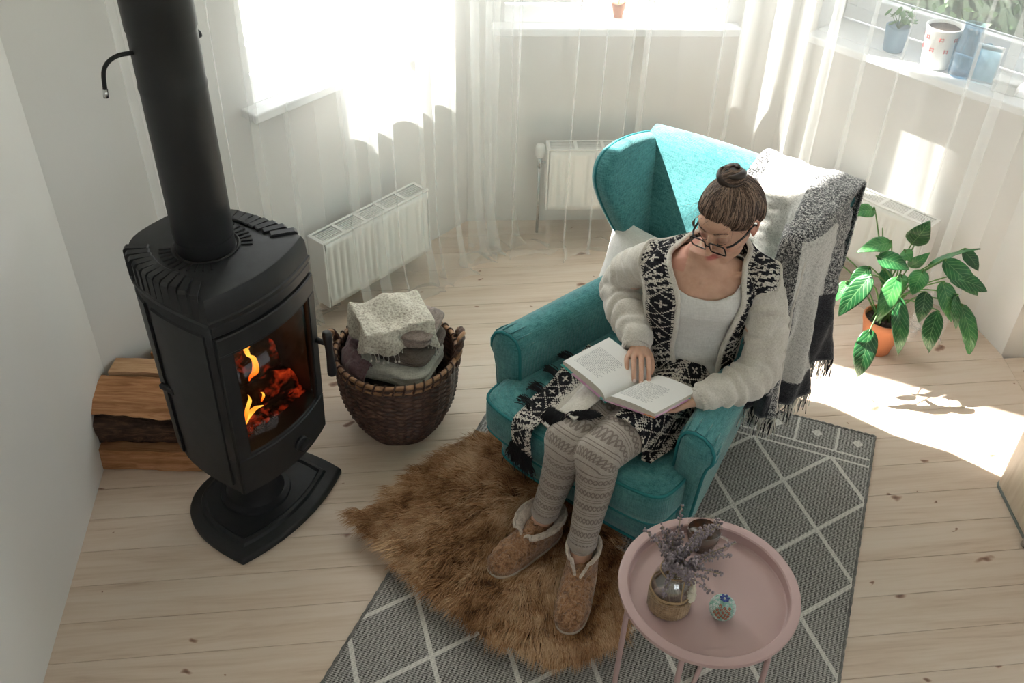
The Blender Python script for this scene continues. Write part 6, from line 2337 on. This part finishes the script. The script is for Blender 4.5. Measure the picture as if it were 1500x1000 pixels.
# ------------------------------------------------------------------ potted plant by the right radiator
t = NT('glossy green leaf')
a = t.n('Attribute'); a.attribute_name = 'leafuv'
sp = t.n('SeparateXYZ'); t.l(a.outputs['Vector'], sp.inputs[0])
m_ = t.math
oi = t.n('ObjectInfo')
xx = m_('ABSOLUTE', sp.outputs[0])
vein = m_('PINGPONG', m_('ADD', m_('MULTIPLY', sp.outputs[1], 9), m_('MULTIPLY', xx, -2.2)), .5)
vn = m_('LESS_THAN', vein, .07)
mid = m_('LESS_THAN', xx, .035)
n = t.noise(t.coord('Object'), 30, 3)
f = m_('ADD', m_('MULTIPLY', n, .7), m_('MULTIPLY', m_('SUBTRACT', oi.outputs['Random'], .5), .45))
base = t.ramp(f, [(.15, (.012, .075, .022)), (.40, (.030, .165, .050)), (.62, (.085, .29, .075)), (.8, (.22, .45, .14))])
t.color(t.mix(m_('MULTIPLY', m_('MAXIMUM', vn, mid), .35), base, (.30, .50, .22)))
t.set(Roughness=.32)
t.bump(vein, .25, .004)
M_leaf = t.m
M_stalk = mat('green leaf stalk', (.10, .22, .06), .5, var=.2)
M_terra = mat('terracotta', (.50, .185, .085), .7, var=.08, vscale=12, bump=.15)
M_soil = mat('potting soil', (.045, .03, .022), .98, var=.5, vscale=90, bump=.9, bscale=180, bdist=.005)
PX, PY = 1.525, 3.226
pl = empty('potted_plant', (PX, PY, 0), 0, 'leafy green peace lily in a terracotta pot by the right hand radiator', 'potted plant')
mesh('pot', lathe([(.052, .0), (.056, .004), (.083, .140), (.0845, .142), (.087, .150), (.087, .168), (.0845, .171), (.080, .170), (.077, .150), (.05, .02), (.001, .018)], 48, caps=False), M_terra, pl, auto=40)
mesh('soil', lathe([(.001, .152), (.04, .153), (.078, .150)], 32, caps=False), M_soil, pl)
LEAVES = [((1.362, 3.24, 0.658), (1.244, 3.205, 0.649), 0.057), ((1.421, 3.15, 0.574), (1.285, 3.115, 0.544), 0.064), ((1.359, 3.1, 0.541), (1.478, 3.065, 0.507), 0.074), ((1.545, 3.25, 0.504), (1.572, 3.215, 0.638), 0.085), ((1.539, 3.2, 0.432), (1.586, 3.165, 0.527), 0.048), ((1.614, 3.2, 0.441), (1.774, 3.165, 0.542), 0.030), ((1.643, 3.16, 0.498), (1.794, 3.125, 0.361), 0.084), ((1.663, 3.12, 0.447), (1.808, 3.085, 0.403), 0.078), ((1.733, 3.22, 0.508), (1.803, 3.185, 0.432), 0.058), ((1.558, 3.12, 0.475), (1.535, 3.085, 0.381), 0.075), ((1.577, 3.08, 0.402), (1.574, 3.045, 0.28), 0.065), ((1.638, 3.1, 0.438), (1.704, 3.065, 0.276), 0.07), ((1.634, 3.05, 0.335), (1.642, 3.015, 0.16), 0.071), ((1.727, 3.08, 0.349), (1.805, 3.045, 0.135), 0.079), ((1.688, 3.07, 0.403), (1.719, 3.035, 0.263), 0.034), ((1.453, 3.02, 0.418), (1.503, 2.985, 0.173), 0.062), ((1.429, 3.03, 0.501), (1.387, 2.995, 0.319), 0.071), ((1.331, 3.03, 0.507), (1.239, 2.995, 0.336), 0.081), ((1.356, 3.12, 0.481), (1.278, 3.085, 0.401), 0.057), ((1.366, 2.98, 0.293), (1.356, 2.945, 0.09), 0.083), ((1.27, 3.08, 0.439), (1.233, 3.045, 0.37), 0.047), ((1.437, 3.18, 0.433), (1.456, 3.145, 0.364), 0.048), ((1.501, 3.16, 0.423), (1.514, 3.125, 0.374), 0.048), ((1.509, 3.22, 0.497), (1.536, 3.185, 0.465), 0.048), ((1.461, 3.12, 0.226), (1.409, 3.085, 0.35), 0.038)]
TOCAM = Vector((-.42, -.78, .55)).normalized()
for k, (b, tip, wd) in enumerate(LEAVES):
    b, tip = Vector(b) - Vector((PX, PY, 0)), Vector(tip) - Vector((PX, PY, 0))
    d = tip - b
    Lf = d.length
    d.normalize()
    random.seed(100 + k)
    nrm = (TOCAM + Vector((random.gauss(0, .22), random.gauss(0, .22), random.gauss(.25, .2))))
    if k == 5: nrm = Vector((-.2, -.3, 1)) + d * .0
    sdv = d.cross(nrm).normalized()
    nn = sdv.cross(d).normalized()
    if nn.dot(TOCAM) < 0: nn = -nn
    curl = random.uniform(.10, .22) * Lf
    NUv, NW = 16, 10
    V, uvs = [], []
    for i in range(NUv + 1):
        u_ = i / NUv
        wv = wd * .56 * (sin(PI * min(1, u_ ** .72)) ** .8) * (1 - .25 * u_) if 0 < u_ < 1 else .0008
        c_ = b + d * (Lf * u_) + nn * (curl * sin(PI * u_ * .9))
        for j in range(NW + 1):
            s_ = 2 * j / NW - 1
            fold = -.16 * wv * (1 - abs(s_)) + .05 * wv * sin(u_ * 22 + j + k) * abs(s_) - .10 * wv * s_ * s_
            V.append(tuple(c_ + sdv * (s_ * wv) + nn * (fold + .030 * Lf * sin(u_ * 5 + k) * s_)))
            uvs.append((s_, u_, 0))
    F = [(i * (NW + 1) + j, i * (NW + 1) + j + 1, (i + 1) * (NW + 1) + j + 1, (i + 1) * (NW + 1) + j) for i in range(NUv) for j in range(NW)]
    lf_o = fast_mesh('leaf', V, F, M_leaf, pl, {'leafuv': uvs})
    solidify(lf_o, .0009, 0)
    st0 = Vector((random.gauss(0, .022), random.gauss(0, .022), .150))
    midp = (st0 + b) / 2 + Vector((0, 0, .05 + .10 * (b - st0).xy.length))
    if b.z < .32: midp = Vector((b.x * .55, b.y * .55, .36))
    P_ = catmull([st0, st0.lerp(midp, .6) + Vector((0, 0, .03)), midp, b, b + d * .012 + nn * .002], 6)
    mesh('leaf_stalk', tube(P_, [.0042 - .0022 * q / (len(P_) - 1) for q in range(len(P_))], 7), M_stalk, pl)
random.seed(11)
for p0, p1, p2 in (((.0, .0, .15), (-.06, .03, .40), (-.10, .05, .56)), ((.01, .01, .15), (.03, .06, .36), (.06, .08, .47)), ((-.02, 0, .15), (-.14, .02, .36), (-.24, .01, .46)), ((-.02, .01, .15), (-.13, .06, .30), (-.25, .08, .40))):
    mesh('bare_stalk', tube(catmull([p0, p1, p2], 8), [.0035] * 9 + [.0028] * 7 + [.0015], 7), M_stalk, pl)

# ------------------------------------------------------------------ pale wooden bench at the right edge
t = NT('pale birch wood')
v = t.coord('Object', (14, 14, 1.4))
n = t.noise(v, 1.5, 5, .6, .8)
t.color(t.ramp(n, [(.3, (.46, .37, .28)), (.5, (.58, .49, .39)), (.7, (.66, .58, .48))]))
t.set(Roughness=.4)
M_birch = t.m
bx = empty('wooden_cabinet', (1.752, 2.478, 0), 0, 'pale wooden cabinet with a rounded corner and a steel foot, near the rug', 'cabinet')
cab = [(0.03, 0), (.009, -.009), (0, -.03), (-.004, -.68), (.02, -.70), (.46, -.70), (.48, -.68), (.48, -.02), (.46, 0)]
mesh('body', bevel(prism(cab, .012, .50), .003, 1), M_birch, bx, auto=40)
mesh('plinth_strip', prism([(p[0] * 1.004 - .002, p[1] * 1.004 + .002) for p in cab], .0008, .012), mat('grey green base strip', (.20, .24, .23), .5), bx, smooth=False)
mesh('top_board', bevel(prism([(p[0] * 1.03 - .008, p[1] * 1.02 + .006) for p in cab], .50, .524), .004, 2), M_birch, bx, smooth=False)
mesh('steel_foot', tube([(-.006, -.295, .002), (-.006, -.295, .045)], [.016, .013], 16), M_chrome, bx)
mesh('door_gap', bbox(-.0055, -.001, -.36, -.355, .02, .49, .001), M_seal, bx)

# ------------------------------------------------------------------ things on the window sills
ST = SILL + .022
M_bluepot = mat('blue grey ceramic', (.20, .30, .38), .5, var=.08)
p_ = empty('sill_planter', (1.545, 3.965, ST), R(-46), 'blue grey planter with a small green plant on the window sill', 'planter')
mesh('planter_pot', lathe([(.036, 0), (.040, .004), (.050, .095), (.050, .105), (.046, .106), (.044, .095), (.001, .092)], 28, caps=False), M_bluepot, p_)
random.seed(5)
for k in range(16):
    a_ = random.uniform(0, 2 * PI); r_ = random.uniform(.02, .07)
    c_ = Vector((r_ * cos(a_), r_ * sin(a_), .115 + random.random() * .055))
    gl_ = mesh('small_leaf', xf(sph((0, 0, 0), (.020, .012, .002), 10, 6), Matrix.Translation(c_) @ Matrix.Rotation(a_, 4, 'Z') @ Matrix.Rotation(random.gauss(.3, .4), 4, 'Y')), M_stalk, p_)
    mesh('small_stem', tube([(0, 0, .09), tuple(c_ * .6 + Vector((0, 0, .045))), tuple(c_)], .0014, 5), M_stalk, p_)
M_white_cer = mat('white glazed ceramic', (.82, .82, .80), .25, var=.03)
M_red = mat('red brush marks', (.62, .10, .10), .5)
wp = empty('painted_pot', (1.668, 3.815, ST), R(-60), 'white ceramic pot painted with red brush marks on the window sill', 'pot')
mesh('pot_body', lathe([(.050, 0), (.054, .003), (.068, .150), (.071, .158), (.071, .166), (.066, .166), (.062, .15), (.05, .02), (.001, .02)], 36, caps=False), M_white_cer, wp)
for row_, (z_, n_) in enumerate(((.128, 7), (.082, 7))):
    for k in range(n_):
        a_ = 2 * PI * (k + .5 * row_) / n_
        r_ = float(np.interp(z_, [0, .15], [.054, .068])) + .0006
        vf_ = []
        for q in (-.006, .006):
            vf_.append([(r_ * cos(a_ + (-.010 + .020 * i / 5) / r_), r_ * sin(a_ + (-.010 + .020 * i / 5) / r_), z_ + q * .7) for i in range(6)])
            vf_.append([(r_ * cos(a_ + q / r_), r_ * sin(a_ + q / r_), z_ - .009 + .018 * i / 5) for i in range(6)])
        mesh('brush_mark', join(*[tube(v_, 0.0013, 5) for v_ in vf_[:4]]), M_red, wp)
mesh('pot_mouth_disc', lathe([(.06, .155), (.001, .155)], 24, caps=False), M_soil, wp)  # disc in soil colour closing the mouth of the pot
M_bglass = glass_mat('blue tinted glass', (.62, .76, .84), .12)
jb = empty('glass_bottle', (1.745, 3.728, ST), 0, 'blue tinted glass jug on the window sill right of the painted pot', 'jug')
mesh('bottle_glass', lathe([(.001, .002), (.045, .002), (.05, .01), (.052, .12), (.04, .16), (.036, .20), (.040, .205), (.034, .20), (.037, .16), (.048, .12), (.046, .012), (.001, .008)], 28, caps=False), M_bglass, jb)
mesh('bottle_handle', tube(catmull([(.050, 0, .12), (.085, 0, .125), (.09, 0, .06), (.05, 0, .04)], 6), .005, 8), M_bglass, jb)
jf = empty('picture_frame', (1.800, 3.668, ST), R(-30), 'small dark framed picture leaning on the window sill', 'picture frame')
mesh('frame_border', xf(join(box(-.05, -.044, -.006, .006, 0, .14), box(.044, .05, -.006, .006, 0, .14), box(-.05, .05, -.006, .006, 0, .006), box(-.05, .05, -.006, .006, .134, .14)), Matrix.Rotation(R(-12), 4, 'X')), M_seal, jf, smooth=False)
mesh('picture', xf(box(-.045, .045, -.002, .002, .005, .135), Matrix.Rotation(R(-12), 4, 'X')), mat('pale blue print', (.45, .58, .64), .4, var=.25, vscale=20), jf, smooth=False)
bxx = empty('white_box', (1.868, 3.585, ST), R(-40), 'small white box at the right end of the window sill', 'box')
mesh('box_body', bbox(-.045, .045, -.03, .03, 0, .035, .003), M_white_cer, bxx)
mesh('box_lid', bbox(-.047, .047, -.032, .032, .035, .047, .003), M_white_cer, bxx)
p2 = empty('small_pot', (.424, 4.262, ST), 0, 'small orange clay pot with a sprout on the middle window sill', 'pot')
mesh('clay_pot', lathe([(.020, 0), (.029, .05), (.031, .052), (.031, .062), (.027, .062), (.001, .056)], 24, caps=False), M_terra, p2)
for k in range(7):
    a_ = 2 * PI * k / 7
    mesh('sprout_leaf', xf(sph((0, 0, 0), (.016, .007, .0015), 8, 5), Matrix.Translation((.014 * cos(a_), .014 * sin(a_), .085 + .006 * (k % 3))) @ Matrix.Rotation(a_, 4, 'Z') @ Matrix.Rotation(-.6, 4, 'Y')), M_stalk, p2)
mesh('sprout_stem', tube([(0, 0, .055), (.001, 0, .09)], .0018, 6), M_stalk, p2)
